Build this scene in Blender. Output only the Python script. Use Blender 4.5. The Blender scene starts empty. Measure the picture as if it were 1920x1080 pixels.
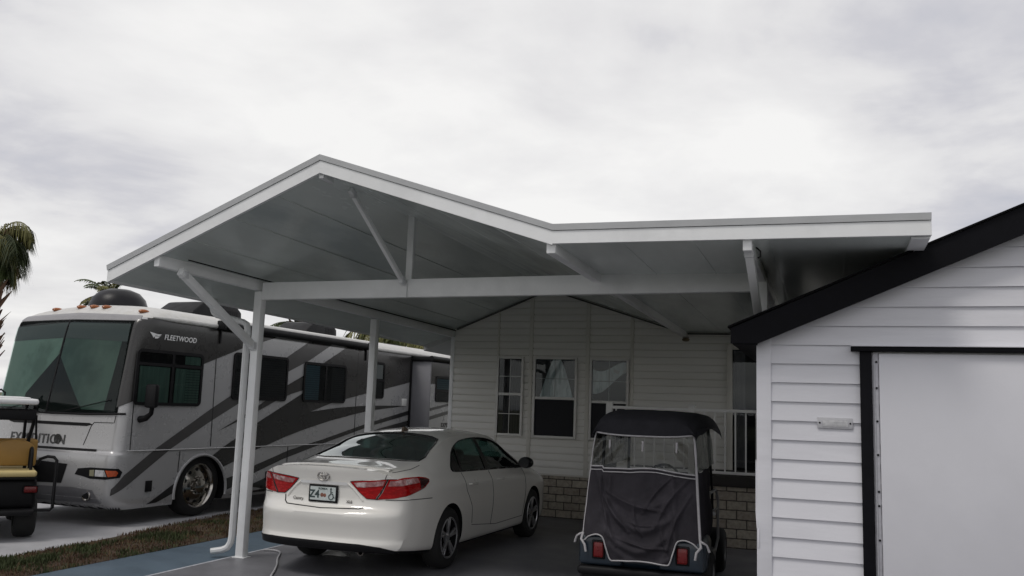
import bpy, bmesh, math, random
from mathutils import Vector, Matrix
from mathutils.bvhtree import BVHTree
from mathutils.geometry import tessellate_polygon

random.seed(7)
S = bpy.context.scene
COL = S.collection
K = 1.074                      # every coordinate below is multiplied by this into metres
R = math.radians

# ------------------------------------------------------------------ materials
MATS = {}
def nd(nt, t, **kw):
    n = nt.nodes.new(t)
    for k, v in kw.items():
        setattr(n, k, v)
    return n

def pmat(name, col, rough=.5, metal=0., var=.08, scale=6., bump=0., bscale=80., coat=0., stretch=(1, 1, 1),
         spec=.5, col2=None, c2scale=2., c2lo=.5, c2hi=.62, rvar=.08, trans=0., ior=1.45, coatr=.05, alpha=1., sheen=0.):
    if name in MATS:
        return MATS[name]
    m = bpy.data.materials.new(name); m.use_nodes = True
    nt = m.node_tree; b = nt.nodes['Principled BSDF']; L = nt.links
    tc = nd(nt, 'ShaderNodeTexCoord'); mp = nd(nt, 'ShaderNodeMapping'); mp.inputs['Scale'].default_value = stretch
    L.new(tc.outputs['Object'], mp.inputs['Vector'])
    n1 = nd(nt, 'ShaderNodeTexNoise'); n1.inputs['Scale'].default_value = scale; n1.inputs['Detail'].default_value = 6
    n1.inputs['Roughness'].default_value = .6
    L.new(mp.outputs[0], n1.inputs['Vector'])
    mr = nd(nt, 'ShaderNodeMapRange'); mr.inputs[1].default_value = .25; mr.inputs[2].default_value = .75
    mr.inputs[3].default_value = 1 - var; mr.inputs[4].default_value = 1 + var
    L.new(n1.outputs[0], mr.inputs[0])
    mx = nd(nt, 'ShaderNodeMix', data_type='RGBA', blend_type='MULTIPLY'); mx.inputs[0].default_value = 1
    base = nd(nt, 'ShaderNodeRGB'); base.outputs[0].default_value = (*col, 1)
    src = base.outputs[0]
    if col2:
        n2 = nd(nt, 'ShaderNodeTexNoise'); n2.inputs['Scale'].default_value = c2scale; n2.inputs['Detail'].default_value = 7
        n2.inputs['Roughness'].default_value = .65
        L.new(mp.outputs[0], n2.inputs['Vector'])
        m2 = nd(nt, 'ShaderNodeMapRange'); m2.inputs[1].default_value = c2lo; m2.inputs[2].default_value = c2hi
        L.new(n2.outputs[0], m2.inputs[0])
        mm = nd(nt, 'ShaderNodeMix', data_type='RGBA'); mm.inputs[7].default_value = (*col2, 1)
        L.new(m2.outputs[0], mm.inputs[0]); L.new(src, mm.inputs[6]); src = mm.outputs[2]
    L.new(src, mx.inputs[6])
    cb = nd(nt, 'ShaderNodeCombineColor')
    for i in range(3): L.new(mr.outputs[0], cb.inputs[i])
    L.new(cb.outputs[0], mx.inputs[7])
    L.new(mx.outputs[2], b.inputs['Base Color'])
    rr = nd(nt, 'ShaderNodeMapRange'); rr.inputs[1].default_value = .3; rr.inputs[2].default_value = .7
    rr.inputs[3].default_value = max(0., rough - rvar); rr.inputs[4].default_value = min(1., rough + rvar)
    L.new(n1.outputs[0], rr.inputs[0]); L.new(rr.outputs[0], b.inputs['Roughness'])
    b.inputs['Metallic'].default_value = metal
    b.inputs['Specular IOR Level'].default_value = spec
    b.inputs['IOR'].default_value = ior
    if coat:
        b.inputs['Coat Weight'].default_value = coat; b.inputs['Coat Roughness'].default_value = coatr
    if trans: b.inputs['Transmission Weight'].default_value = trans
    if alpha < 1: b.inputs['Alpha'].default_value = alpha
    if sheen: b.inputs['Sheen Weight'].default_value = sheen
    if bump:
        n3 = nd(nt, 'ShaderNodeTexNoise'); n3.inputs['Scale'].default_value = bscale; n3.inputs['Detail'].default_value = 5
        L.new(mp.outputs[0], n3.inputs['Vector'])
        bp = nd(nt, 'ShaderNodeBump'); bp.inputs['Strength'].default_value = bump; bp.inputs['Distance'].default_value = .02
        L.new(n3.outputs[0], bp.inputs['Height']); L.new(bp.outputs[0], b.inputs['Normal'])
    MATS[name] = m
    return m

def glass(name, tint=(.02, .04, .035), opacity=.35, refl=.12, rough=.02):
    """thin glazing: part see-through with a tint, part mirror by angle"""
    m = bpy.data.materials.new(name); m.use_nodes = True
    nt = m.node_tree; nt.nodes.clear(); L = nt.links
    out = nd(nt, 'ShaderNodeOutputMaterial')
    tr = nd(nt, 'ShaderNodeBsdfTransparent'); tr.inputs[0].default_value = (*[1 - (1 - t) * opacity for t in tint], 1)
    gl = nd(nt, 'ShaderNodeBsdfGlossy'); gl.inputs['Roughness'].default_value = rough; gl.inputs[0].default_value = (.9, .95, .95, 1)
    lw0 = nd(nt, 'ShaderNodeLayerWeight'); lw0.inputs['Blend'].default_value = .5
    pw = nd(nt, 'ShaderNodeMath', operation='POWER'); pw.inputs[1].default_value = 5; L.new(lw0.outputs['Facing'], pw.inputs[0])
    lw = nd(nt, 'ShaderNodeMath', operation='MULTIPLY_ADD'); lw.inputs[1].default_value = .9; lw.inputs[2].default_value = .045; L.new(pw.outputs[0], lw.inputs[0])
    ad = nd(nt, 'ShaderNodeMath', operation='ADD', use_clamp=True); ad.inputs[1].default_value = refl
    L.new(lw.outputs[0], ad.inputs[0])
    mx = nd(nt, 'ShaderNodeMixShader')
    L.new(ad.outputs[0], mx.inputs[0]); L.new(tr.outputs[0], mx.inputs[1]); L.new(gl.outputs[0], mx.inputs[2])
    L.new(mx.outputs[0], out.inputs[0])
    MATS[name] = m
    return m

# ------------------------------------------------------------------ object bookkeeping
PM = {}
def tag(o, label=None, cat=None, group=None, kind=None):
    if label: o['label'] = label
    if cat: o['category'] = cat
    if group: o['group'] = group
    if kind: o['kind'] = kind
    return o

def thing(name, label, cat, loc=(0, 0, 0), rz=0., group=None):
    """an Empty at the thing's base; its parts become children"""
    o = bpy.data.objects.new(name, None); COL.objects.link(o)
    o.empty_display_size = .2
    l = Vector(loc) * K
    o.location = l; o.rotation_euler = (0, 0, rz)
    PM[o.name] = Matrix.Translation(l) @ Matrix.Rotation(rz, 4, 'Z')
    tag(o, label, cat, group)
    return o

class MB:
    """collects shapes and links them as ONE mesh object"""
    def __init__(s): s.bm = bmesh.new()
    def face(s, pts, mi=0):
        vs = [s.bm.verts.new(p) for p in pts]
        f = s.bm.faces.new(vs); f.material_index = mi
        return f
    def raw(s, verts, faces, mi=0):
        vs = [s.bm.verts.new(p) for p in verts]
        for f in faces:
            try:
                ff = s.bm.faces.new([vs[i] for i in f]); ff.material_index = mi
            except ValueError: pass
        return s
    def box(s, x0, x1, y0, y1, z0, z1, bev=0., mi=0, M=None, seg=2):
        d = bmesh.ops.create_cube(s.bm, size=1.)
        vs = d['verts']
        for v in vs:
            v.co = Vector((x0 + (v.co.x + .5) * (x1 - x0), y0 + (v.co.y + .5) * (y1 - y0), z0 + (v.co.z + .5) * (z1 - z0)))
        fs = {f for v in vs for f in v.link_faces}
        for f in fs: f.material_index = mi
        if bev:
            es = {e for v in vs for e in v.link_edges}
            r = bmesh.ops.bevel(s.bm, geom=list(es), offset=bev, segments=seg, affect='EDGES', profile=.5)
            vs = {v for f in r['faces'] for v in f.verts} | {v for v in vs if v.is_valid}
        if M is not None:
            for v in vs: v.co = M @ v.co
        return s
    def beam(s, p0, p1, w, h, bev=0., up=(0, 0, 1), mi=0):
        p0 = Vector(p0); p1 = Vector(p1); d = p1 - p0; L = d.length; d.normalize()
        x = d.cross(Vector(up)); x.normalize(); z = x.cross(d)
        M = Matrix((x, d, z)).transposed().to_4x4(); M.translation = p0
        return s.box(-w / 2, w / 2, 0, L, -h / 2, h / 2, bev, mi, M)
    def tube(s, pts, r, n=8, mi=0, cap=True, closed=False, flat=1.):
        P = [Vector(p) for p in pts]; N = len(P); rings = []
        up = Vector((0, 0, 1)); prev = None
        for i, p in enumerate(P):
            if closed: t = P[(i + 1) % N] - P[i - 1]
            else: t = P[min(i + 1, N - 1)] - P[max(i - 1, 0)]
            if t.length < 1e-9: t = Vector((0, 0, 1))
            t.normalize()
            if prev is None:
                a = up if abs(t.dot(up)) < .95 else Vector((1, 0, 0))
                u = t.cross(a)
            else: u = prev - t * prev.dot(t)
            if u.length < 1e-6: u = t.orthogonal()
            u.normalize(); prev = u; w = t.cross(u)
            rr = r[i] if isinstance(r, (list, tuple)) else r
            rings.append([s.bm.verts.new(p + u * (rr * math.cos(6.2832 * k / n)) + w * (rr * flat * math.sin(6.2832 * k / n))) for k in range(n)])
        for i in range(N if closed else N - 1):
            a = rings[i]; b = rings[(i + 1) % N]
            for k in range(n):
                f = s.bm.faces.new((a[k], a[(k + 1) % n], b[(k + 1) % n], b[k])); f.material_index = mi
        if cap and not closed:
            for rg, rev in ((rings[0], True), (rings[-1], False)):
                f = s.bm.faces.new(rg[::-1] if rev else rg); f.material_index = mi
        return s
    def lathe(s, prof, c, axis='x', n=32, mi=0, closed=True):
        """prof: (radius, along-axis)"""
        c = Vector(c); rings = []
        for (r, h) in prof:
            ring = []
            for k in range(n):
                a = 2 * math.pi * k / n; ca, sa = r * math.cos(a), r * math.sin(a)
                if axis == 'x': v = Vector((h, ca, sa))
                elif axis == 'y': v = Vector((ca, h, sa))
                else: v = Vector((ca, sa, h))
                ring.append(s.bm.verts.new(c + v))
            rings.append(ring)
        m = len(rings)
        for i in range(m if closed else m - 1):
            a = rings[i]; b = rings[(i + 1) % m]
            for k in range(n):
                f = s.bm.faces.new((a[k], a[(k + 1) % n], b[(k + 1) % n], b[k])); f.material_index = mi
        return s
    def ball(s, c, r, nu=16, nv=10, mi=0, zmin=-1.):
        c = Vector(c); r = Vector(r) if hasattr(r, '__len__') else Vector((r, r, r))
        rows = []
        for i in range(nv + 1):
            th = math.pi * i / nv; z = max(math.cos(th), zmin)
            rad = math.sin(th) if math.cos(th) >= zmin else math.sqrt(max(0, 1 - zmin * zmin)) * (1 - (i / nv)) * 0 + math.sin(th) 
            rows.append([s.bm.verts.new(c + Vector((r.x * rad * math.cos(2 * math.pi * k / nu), r.y * rad * math.sin(2 * math.pi * k / nu), r.z * z))) for k in range(nu)])
        for i in range(nv):
            for k in range(nu):
                f = s.bm.faces.new((rows[i][k], rows[i + 1][k], rows[i + 1][(k + 1) % nu], rows[i][(k + 1) % nu])); f.material_index = mi
        return s
    def prism(s, pts, vec, mi=0):
        """flat outline pulled out along vec"""
        vec = Vector(vec); a = [s.bm.verts.new(p) for p in pts]; b = [s.bm.verts.new(Vector(p) + vec) for p in pts]
        n = len(pts)
        for f in ([a[::-1]], [b]):
            ff = s.bm.faces.new(f[0]); ff.material_index = mi
        for i in range(n):
            ff = s.bm.faces.new((a[i], a[(i + 1) % n], b[(i + 1) % n], b[i])); ff.material_index = mi
        return s
    def grid(s, fn, nu, nv, mi=0):
        g = [[s.bm.verts.new(fn(i / nu, j / nv)) for j in range(nv + 1)] for i in range(nu + 1)]
        for i in range(nu):
            for j in range(nv):
                f = s.bm.faces.new((g[i][j], g[i + 1][j], g[i + 1][j + 1], g[i][j + 1])); f.material_index = mi
        return s
    def xf(s, fn):
        for v in s.bm.verts: v.co = fn(v.co)
        return s
    def build(s, name, mats, parent=None, smooth=35, label=None, k=None, local=True, merge=True, solid=0.):
        kk = K if k is None else k
        bm = s.bm
        if merge: bmesh.ops.remove_doubles(bm, verts=bm.verts, dist=1e-5)
        bmesh.ops.recalc_face_normals(bm, faces=bm.faces)
        for v in bm.verts: v.co *= kk
        me = bpy.data.meshes.new(name); bm.to_mesh(me); bm.free()
        if not isinstance(mats, (list, tuple)): mats = [mats]
        for m in mats: me.materials.append(m)
        if smooth:
            me.polygons.foreach_set('use_smooth', [True] * len(me.polygons))
            me.set_sharp_from_angle(angle=R(smooth))
        o = bpy.data.objects.new(name, me); COL.objects.link(o)
        if solid:
            md = o.modifiers.new('solid', 'SOLIDIFY'); md.thickness = solid; md.offset = 0
        link(o, parent, local)
        if label: o['label'] = label
        return o

def link(o, parent, local=True):
    if parent is not None:
        o.parent = parent
        if not local and parent.name in PM:
            o.matrix_parent_inverse = PM[parent.name].inverted()

def text_mesh(body, size=1., shear=0., font_weight=0., space=1.):
    """lettering as verts/faces in the xy plane, centred on x, extruded a hair"""
    cu = bpy.data.curves.new('letters', 'FONT'); cu.body = body; cu.size = size; cu.shear = shear; cu.space_character = space
    cu.align_x = 'CENTER'; cu.extrude = .0015; cu.offset = font_weight; cu.resolution_u = 3
    o = bpy.data.objects.new('letters', cu); COL.objects.link(o)
    dg = bpy.context.evaluated_depsgraph_get()
    me = bpy.data.meshes.new_from_object(o.evaluated_get(dg))
    vs = [v.co.copy() for v in me.vertices]; fs = [tuple(p.vertices) for p in me.polygons]
    bpy.data.objects.remove(o); bpy.data.curves.remove(cu); bpy.data.meshes.remove(me)
    return vs, fs

def add_text(mb, body, origin, xdir, ydir, size, shear=0., weight=0., space=1., mi=0):
    vs, fs = text_mesh(body, size, shear, weight, space)
    X = Vector(xdir).normalized(); Y = Vector(ydir).normalized(); Z = X.cross(Y); O = Vector(origin)
    mb.raw([O + X * v.x + Y * v.y + Z * v.z for v in vs], fs, mi)

def pchip(xs, ys):
    n = len(xs); h = [xs[i + 1] - xs[i] for i in range(n - 1)]; d = [(ys[i + 1] - ys[i]) / h[i] for i in range(n - 1)]
    m = [d[0]] + [0 if d[i - 1] * d[i] <= 0 else 2 * d[i - 1] * d[i] / (d[i - 1] + d[i]) for i in range(1, n - 1)] + [d[-1]]
    def f(x):
        if x <= xs[0]: return ys[0]
        if x >= xs[-1]: return ys[-1]
        i = max(j for j in range(n - 1) if xs[j] <= x)
        t = (x - xs[i]) / h[i]
        return ((1 + 2 * t) * (1 - t) ** 2 * ys[i] + t * (1 - t) ** 2 * h[i] * m[i] + t * t * (3 - 2 * t) * ys[i + 1] + t * t * (t - 1) * h[i] * m[i + 1])
    return f
def curve(*pts): return pchip([p[0] for p in pts], [p[1] for p in pts])

def bvh_of(bm): return BVHTree.FromBMesh(bm)

def decal(bvh, poly, ray, step=.05, off=.004, keep=None, ustep=None, maxd=None):
    """a sheet that follows a curved body: the 2D outline is cut into a fine net and laid on by rays. Returns an MB"""
    b = bmesh.new()
    pv = [b.verts.new((p[0], p[1], 0)) for p in poly]
    for t in tessellate_polygon([[Vector((p[0], p[1], 0)) for p in poly]]):
        try: b.faces.new([pv[i] for i in t])
        except ValueError: pass
    us = [p[0] for p in poly]; vs = [p[1] for p in poly]
    for ax, lo, hi, st in ((0, min(us), max(us), ustep or step), (1, min(vs), max(vs), step)):
        n = int((hi - lo) / st) + 1
        for i in range(1, n):
            co = [0, 0, 0]; co[ax] = lo + (hi - lo) * i / n; no = [0, 0, 0]; no[ax] = 1
            bmesh.ops.bisect_plane(b, geom=b.verts[:] + b.edges[:] + b.faces[:], plane_co=co, plane_no=no, dist=1e-6)
    bmesh.ops.remove_doubles(b, verts=b.verts, dist=1e-5)
    bad = []
    for v in b.verts:
        o, d = ray(v.co.x, v.co.y)
        o = Vector(o); d = Vector(d).normalized()
        h, n, i, dist = bvh.ray_cast(o, d)
        if h is None or (maxd and dist > maxd): bad.append(v); continue
        if n.dot(d) > 0: n = -n
        v.co = h + n * off
    if bad: bmesh.ops.delete(b, geom=bad, context='VERTS')
    if keep:
        fs = [f for f in b.faces if not keep(f.calc_center_median())]
        bmesh.ops.delete(b, geom=fs, context='FACES')
    m = MB(); m.bm.free(); m.bm = b
    return m

def surf_line(bvh, pts, ray, r=.003, off=0., n=6, sub=6, closed=False, mb=None, flat=1.):
    """a thin bead or seam laid on a curved body"""
    out = []
    P = list(pts) + ([pts[0]] if closed else [])
    for i in range(len(P) - 1):
        for k in range(sub):
            t = k / sub
            out.append((P[i][0] * (1 - t) + P[i + 1][0] * t, P[i][1] * (1 - t) + P[i + 1][1] * t))
    if not closed: out.append(P[-1])
    q = []
    for u, v in out:
        o, d = ray(u, v); d = Vector(d).normalized()
        h, nn, i, dist = bvh.ray_cast(Vector(o), d)
        if h is not None:
            if nn.dot(d) > 0: nn = -nn
            q.append(h + nn * off)
    mb = mb or MB()
    if len(q) > 1: mb.tube(q, r, n=n, closed=closed, flat=flat)
    return mb

def boolean_cut(bm, cutters):
    """bm minus each cutter MB; returns a new bmesh"""
    me = bpy.data.meshes.new('tmp'); bmesh.ops.recalc_face_normals(bm, faces=bm.faces); bm.to_mesh(me)
    o = bpy.data.objects.new('tmp', me); COL.objects.link(o); tmp = []
    for c in cutters:
        bmesh.ops.recalc_face_normals(c.bm, faces=c.bm.faces)
        cm = bpy.data.meshes.new('cut'); c.bm.to_mesh(cm); c.bm.free()
        co = bpy.data.objects.new('cut', cm); COL.objects.link(co); tmp.append(co)
        md = o.modifiers.new('b', 'BOOLEAN'); md.operation = 'DIFFERENCE'; md.object = co; md.solver = 'EXACT'
    dg = bpy.context.evaluated_depsgraph_get(); dg.update()
    r = bpy.data.meshes.new_from_object(o.evaluated_get(dg))
    out = bmesh.new(); out.from_mesh(r)
    for x in tmp + [o]:
        d = x.data; bpy.data.objects.remove(x); bpy.data.meshes.remove(d)
    bpy.data.meshes.remove(r)
    return out
# ------------------------------------------------------------------ camera
cam = bpy.data.cameras.new('camera'); co = bpy.data.objects.new('camera', cam); COL.objects.link(co); S.camera = co
cam.sensor_width = 36; cam.lens = 36 * 1650 / 1920; cam.clip_end = 5000; cam.clip_start = .05
yaw, pit, rol = R(-20), R(7.8), R(2.0)
fw = Vector((math.sin(yaw) * math.cos(pit), math.cos(yaw) * math.cos(pit), math.sin(pit)))
rt = Vector((math.cos(yaw), -math.sin(yaw), 0)); up = rt.cross(fw)
r2 = rt * math.cos(rol) + up * math.sin(rol); u2 = up * math.cos(rol) - rt * math.sin(rol)
co.matrix_world = Matrix.Translation(Vector((0, 0, 1.62)) * K) @ Matrix((r2, u2, -fw)).transposed().to_4x4()

# ------------------------------------------------------------------ daylight: overcast with a weak sun coming through
SUN_EL, SUN_AZ = R(58), R(-148)          # azimuth from +Y towards +X: behind the viewer's left shoulder, through thin cloud
w = bpy.data.worlds.new('World'); S.world = w; w.use_nodes = True
nt = w.node_tree; nt.nodes.clear(); L = nt.links
out = nd(nt, 'ShaderNodeOutputWorld'); bg = nd(nt, 'ShaderNodeBackground'); bg.inputs['Strength'].default_value = .1
L.new(bg.outputs[0], out.inputs[0])
sky = nd(nt, 'ShaderNodeTexSky', sky_type='NISHITA'); sky.sun_disc = False
sky.sun_elevation = SUN_EL; sky.sun_rotation = SUN_AZ; sky.air_density = 1; sky.dust_density = 3
tc = nd(nt, 'ShaderNodeTexCoord'); sp = nd(nt, 'ShaderNodeSeparateXYZ'); L.new(tc.outputs['Generated'], sp.inputs[0])
def mth(op, a, b=None, c=None):
    n = nd(nt, 'ShaderNodeMath', operation=op)
    for i, x in enumerate((a, b, c)):
        if x is None: continue
        if isinstance(x, (int, float)): n.inputs[i].default_value = x
        else: L.new(x, n.inputs[i])
    return n.outputs[0]
zz = mth('ADD', mth('MAXIMUM', sp.outputs[2], 0.), .16)
cx = mth('DIVIDE', sp.outputs[0], zz); cy = mth('DIVIDE', sp.outputs[1], zz)
cv = nd(nt, 'ShaderNodeCombineXYZ'); L.new(cx, cv.inputs[0]); L.new(cy, cv.inputs[1])
def noise(scale, detail, off, dist=.4, rough=.55):
    mp = nd(nt, 'ShaderNodeMapping'); mp.inputs['Location'].default_value = off; L.new(cv.outputs[0], mp.inputs[0])
    n = nd(nt, 'ShaderNodeTexNoise'); n.inputs['Scale'].default_value = scale; n.inputs['Detail'].default_value = detail
    n.inputs['Distortion'].default_value = dist; n.inputs['Roughness'].default_value = rough
    L.new(mp.outputs[0], n.inputs['Vector']); return n.outputs[0]
big = noise(.72, 6, (3.1, 1.7, 0), .25, .52); fine = noise(1.9, 7, (.4, 5.2, 0), .35, .55)
t = mth('MULTIPLY_ADD', mth('SUBTRACT', mth('ADD', mth('MULTIPLY', big, .66), mth('MULTIPLY', fine, .34)), .5), 1.6, .49)
# brighter patch of cloud ahead, away from the sun lamp
dt = nd(nt, 'ShaderNodeVectorMath', operation='DOT_PRODUCT'); L.new(tc.outputs['Generated'], dt.inputs[0])
g_az, g_el = R(-12), R(17)
dt.inputs[1].default_value = (math.sin(g_az) * math.cos(g_el), math.cos(g_az) * math.cos(g_el), math.sin(g_el))
glow = nd(nt, 'ShaderNodeMapRange', interpolation_type='SMOOTHSTEP'); glow.inputs[1].default_value = .80; glow.inputs[2].default_value = 1.0
L.new(dt.outputs['Value'], glow.inputs[0])
t2 = mth('ADD', t, mth('MULTIPLY', glow.outputs[0], .13))
# paler towards the horizon
hz = nd(nt, 'ShaderNodeMapRange', interpolation_type='SMOOTHSTEP'); hz.inputs[1].default_value = 0.; hz.inputs[2].default_value = .30
hz.inputs[3].default_value = .09; hz.inputs[4].default_value = 0.; L.new(sp.outputs[2], hz.inputs[0])
t3 = mth('ADD', t2, hz.outputs[0])
cr = nd(nt, 'ShaderNodeValToRGB'); e = cr.color_ramp; L.new(t3, cr.inputs[0])
e.elements[0].position = .35; e.elements[0].color = (.52, .53, .59, 1)
e.elements[1].position = .72; e.elements[1].color = (.95, .94, .925, 1)
e.elements.new(.44).color = (.635, .63, .665, 1); e.elements.new(.53).color = (.79, .78, .785, 1)
sc = nd(nt, 'ShaderNodeMix', data_type='RGBA', blend_type='MULTIPLY'); sc.inputs[0].default_value = 1; L.new(cr.outputs[0], sc.inputs[6])
sc.inputs[7].default_value = (10.2, 10.2, 10.2, 1)
mx = nd(nt, 'ShaderNodeMix', data_type='RGBA'); mx.inputs[0].default_value = .93
L.new(sky.outputs[0], mx.inputs[6]); L.new(sc.outputs[2], mx.inputs[7]); L.new(mx.outputs[2], bg.inputs[0])

sl = bpy.data.lights.new('sun', 'SUN'); so = bpy.data.objects.new('sun', sl); COL.objects.link(so)
sl.energy = 1.15; sl.angle = R(16); sl.color = (1, .96, .9)
sd = Vector((math.sin(SUN_AZ) * math.cos(SUN_EL), math.cos(SUN_AZ) * math.cos(SUN_EL), math.sin(SUN_EL)))
so.rotation_euler = sd.to_track_quat('Z', 'Y').to_euler(); so.location = (0, 0, 30)

S.view_settings.view_transform = 'Standard'; S.view_settings.look = 'None'; S.view_settings.exposure = 0; S.view_settings.gamma = 1
S.render.engine = 'CYCLES'
try:
    S.cycles.use_denoising = True; S.cycles.max_bounces = 8; S.cycles.transparent_max_bounces = 16
    S.cycles.caustics_reflective = False; S.cycles.caustics_refractive = False
except Exception: pass

# ------------------------------------------------------------------ ground
m_ground = pmat('dull_turf', (.07, .085, .035), .95, var=.35, scale=3, bump=.6, bscale=30, col2=(.13, .10, .06), c2scale=.8)
MB().raw([(-900, -900, -.03), (900, -900, -.03), (900, 900, -.03), (-900, 900, -.03)], [(0, 1, 2, 3)]).build('ground', m_ground, smooth=0)['kind'] = 'structure'

def concrete(name, col, col2, rough, var=.14):
    return pmat(name, col, rough, var=var, scale=2.2, bump=.12, bscale=140, col2=col2, c2scale=.9, c2lo=.42, c2hi=.7, rvar=.1)
m_drive = concrete('grey_painted_concrete', (.175, .175, .190), (.110, .110, .124), .40)
m_blue = concrete('blue_painted_concrete', (.080, .118, .155), (.062, .092, .125), .5)
m_pad = concrete('pale_concrete', (.37, .37, .385), (.30, .30, .315), .75)
m_road = concrete('old_asphalt', (.07, .07, .072), (.055, .055, .057), .9)
def slab(name, outline, top, mat, thick=.12, bev=.0):
    m = MB(); m.prism([(x, y, top - thick) for x, y in outline], (0, 0, thick)); o = m.build(name, mat, smooth=0); o['kind'] = 'structure'; return o
slab('driveway', [(-5.84, 1.), (7., 1.), (7., 13.2), (-5.84, 13.2)], .0, m_drive)
slab('path', [(-6.74, 1.), (-5.845, 1.), (-5.845, 20.), (-6.70, 20.)], -.004, m_blue)
slab('pavement', [(-7.0, 1.), (-7.60, 6.7), (-7.82, 8.5), (-8.06, 10.6), (-8.1, 22.), (-14., 22.), (-14., 1.)], -.004, m_pad)
slab('road', [(-60., -6.), (60., -6.), (60., .95), (-60., .95)], -.012, m_road)
# a slow fade of old tyre dirt is left to the paint's own mottling; expansion joints are real grooves filled dark
m_joint = pmat('joint_filler', (.05, .05, .052), .9)
m_edge = pmat('pale_edge_paint', (.42, .43, .46), .6, var=.3, scale=12)
m = MB(); m.box(-5.868, -5.835, 1., 13.1, .0, .004); m.build('driveway_edge', m_edge, smooth=0)['kind'] = 'structure'
for nm, bx in (('driveway_joint', (-5.83, 6.9, 5.0, 5.012)),):
    m = MB(); m.box(*bx, .0005, .004); m.build(nm, m_joint, smooth=0)['kind'] = 'structure'

# grass strip between the blue path and the pale pavement
def edge_x(y):
    return curve((1, -7.0), (6.7, -7.60), (8.5, -7.82), (10.6, -8.06), (22, -8.1))(y)
m_soil = pmat('bare_soil', (.06, .038, .024), .95, var=.4, scale=14, bump=.8, bscale=60, col2=(.035, .042, .013), c2scale=3)
g = MB()
def gs(u, v):
    y = 1 + 20 * u; x0 = edge_x(y) + .005; x1 = -6.745
    bumpz = .035 * max(0, math.sin(math.pi * v)) ** .6 + .012 * math.sin(y * 5 + v * 9) * math.sin(math.pi * v)
    return (x0 + (x1 - x0) * v, y, -.005 + bumpz)
g.grid(gs, 200, 12)
g.build('soil_strip', m_soil, smooth=60)['kind'] = 'structure'
m_g1 = pmat('grass_green', (.035, .048, .013), .8, var=.4, scale=3)
m_g2 = pmat('grass_dry', (.10, .072, .032), .85, var=.35, scale=3)
m_g3 = pmat('grass_reddish', (.075, .038, .022), .85, var=.35, scale=3)
g = MB(); rnd = random.Random(3)
from mathutils import noise as mnoise
for i in range(42000):
    v = -.02 + 1.04 * rnd.random(); y = 4.5 + 11 * rnd.random() ** 1.25
    p = Vector(gs((y - 1) / 20, v))
    n = mnoise.noise(Vector((p.x * 1.6, p.y * 1.3, 0))) + .5 * mnoise.noise(Vector((p.x * 4, p.y * 4, 3)))
    if rnd.random() > .55 + n * .9: continue
    h = .014 + .028 * rnd.random() * (1 + 2.2 * max(0, n) ** 1.3)
    a = rnd.random() * 6.28; lean = .6 * rnd.random(); wd = .003 + .003 * rnd.random()
    t = Vector((math.cos(a), math.sin(a), 0)); s2 = Vector((-t.y, t.x, 0)) * wd
    k = 0 if n > .08 + .3 * rnd.random() - .1 else (1 if rnd.random() < .45 else 2)
    mid = p + t * h * lean * .4 + Vector((0, 0, h * .6)); tip = p + t * h * lean + Vector((0, 0, h))
    g.raw([p - s2, p + s2, mid + s2 * .7, mid - s2 * .7, tip], [(0, 1, 2, 3), (3, 2, 4)], k)
o = g.build('grass', [m_g1, m_g2, m_g3], smooth=0, merge=False)
tag(o, 'patchy green and brown grass strip between the blue path and pale pavement', 'grass', kind='stuff')
# ------------------------------------------------------------------ carport
m_alu = pmat('white_painted_aluminium', (.85, .86, .86), .38, var=.05, scale=3, bump=.03, bscale=50, col2=(.78, .79, .79), c2scale=1.2)
m_fascia_top = pmat('drip_edge_aluminium', (.62, .63, .635), .4, var=.06, scale=4)
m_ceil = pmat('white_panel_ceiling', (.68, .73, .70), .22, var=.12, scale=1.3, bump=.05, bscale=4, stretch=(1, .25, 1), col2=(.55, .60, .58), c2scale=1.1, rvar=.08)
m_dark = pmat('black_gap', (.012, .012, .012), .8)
m_gutter = pmat('gutter_white', (.66, .67, .68), .4, var=.06)
m_down = pmat('downspout_white', (.66, .67, .67), .45, var=.08, scale=5)

YF, YB = 6.40, 13.32
def fall(v):
    return Vector((v.x, v.y, v.z - .010 * (v.y - YF) * v.z / 2.8))
PROF = [(-6.38, 2.83), (-4.14, 3.755), (-2.01, 3.055), (.655, 3.03)]
def ztop(x):
    for (a, za), (b, zb) in zip(PROF, PROF[1:]):
        if a <= x <= b: return za + (zb - za) * (x - a) / (b - a)
    return PROF[0][1] if x < PROF[0][0] else PROF[-1][1]
def zceil(x, y): return (ztop(x) - .155) - .010 * (y - YF) * ztop(x) / 2.8

cp = thing('carport', 'white aluminium carport on slim posts, part gabled and part flat roofed, over the sedan', 'carport', (-3, 9.5, 0))
def cpart(mb, name, mat, parent=cp, smooth=35, label=None, do_fall=True, **kw):
    if do_fall: mb.xf(fall)
    return mb.build(name, mat, parent, smooth, label, local=(parent is not cp), **kw)

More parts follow.
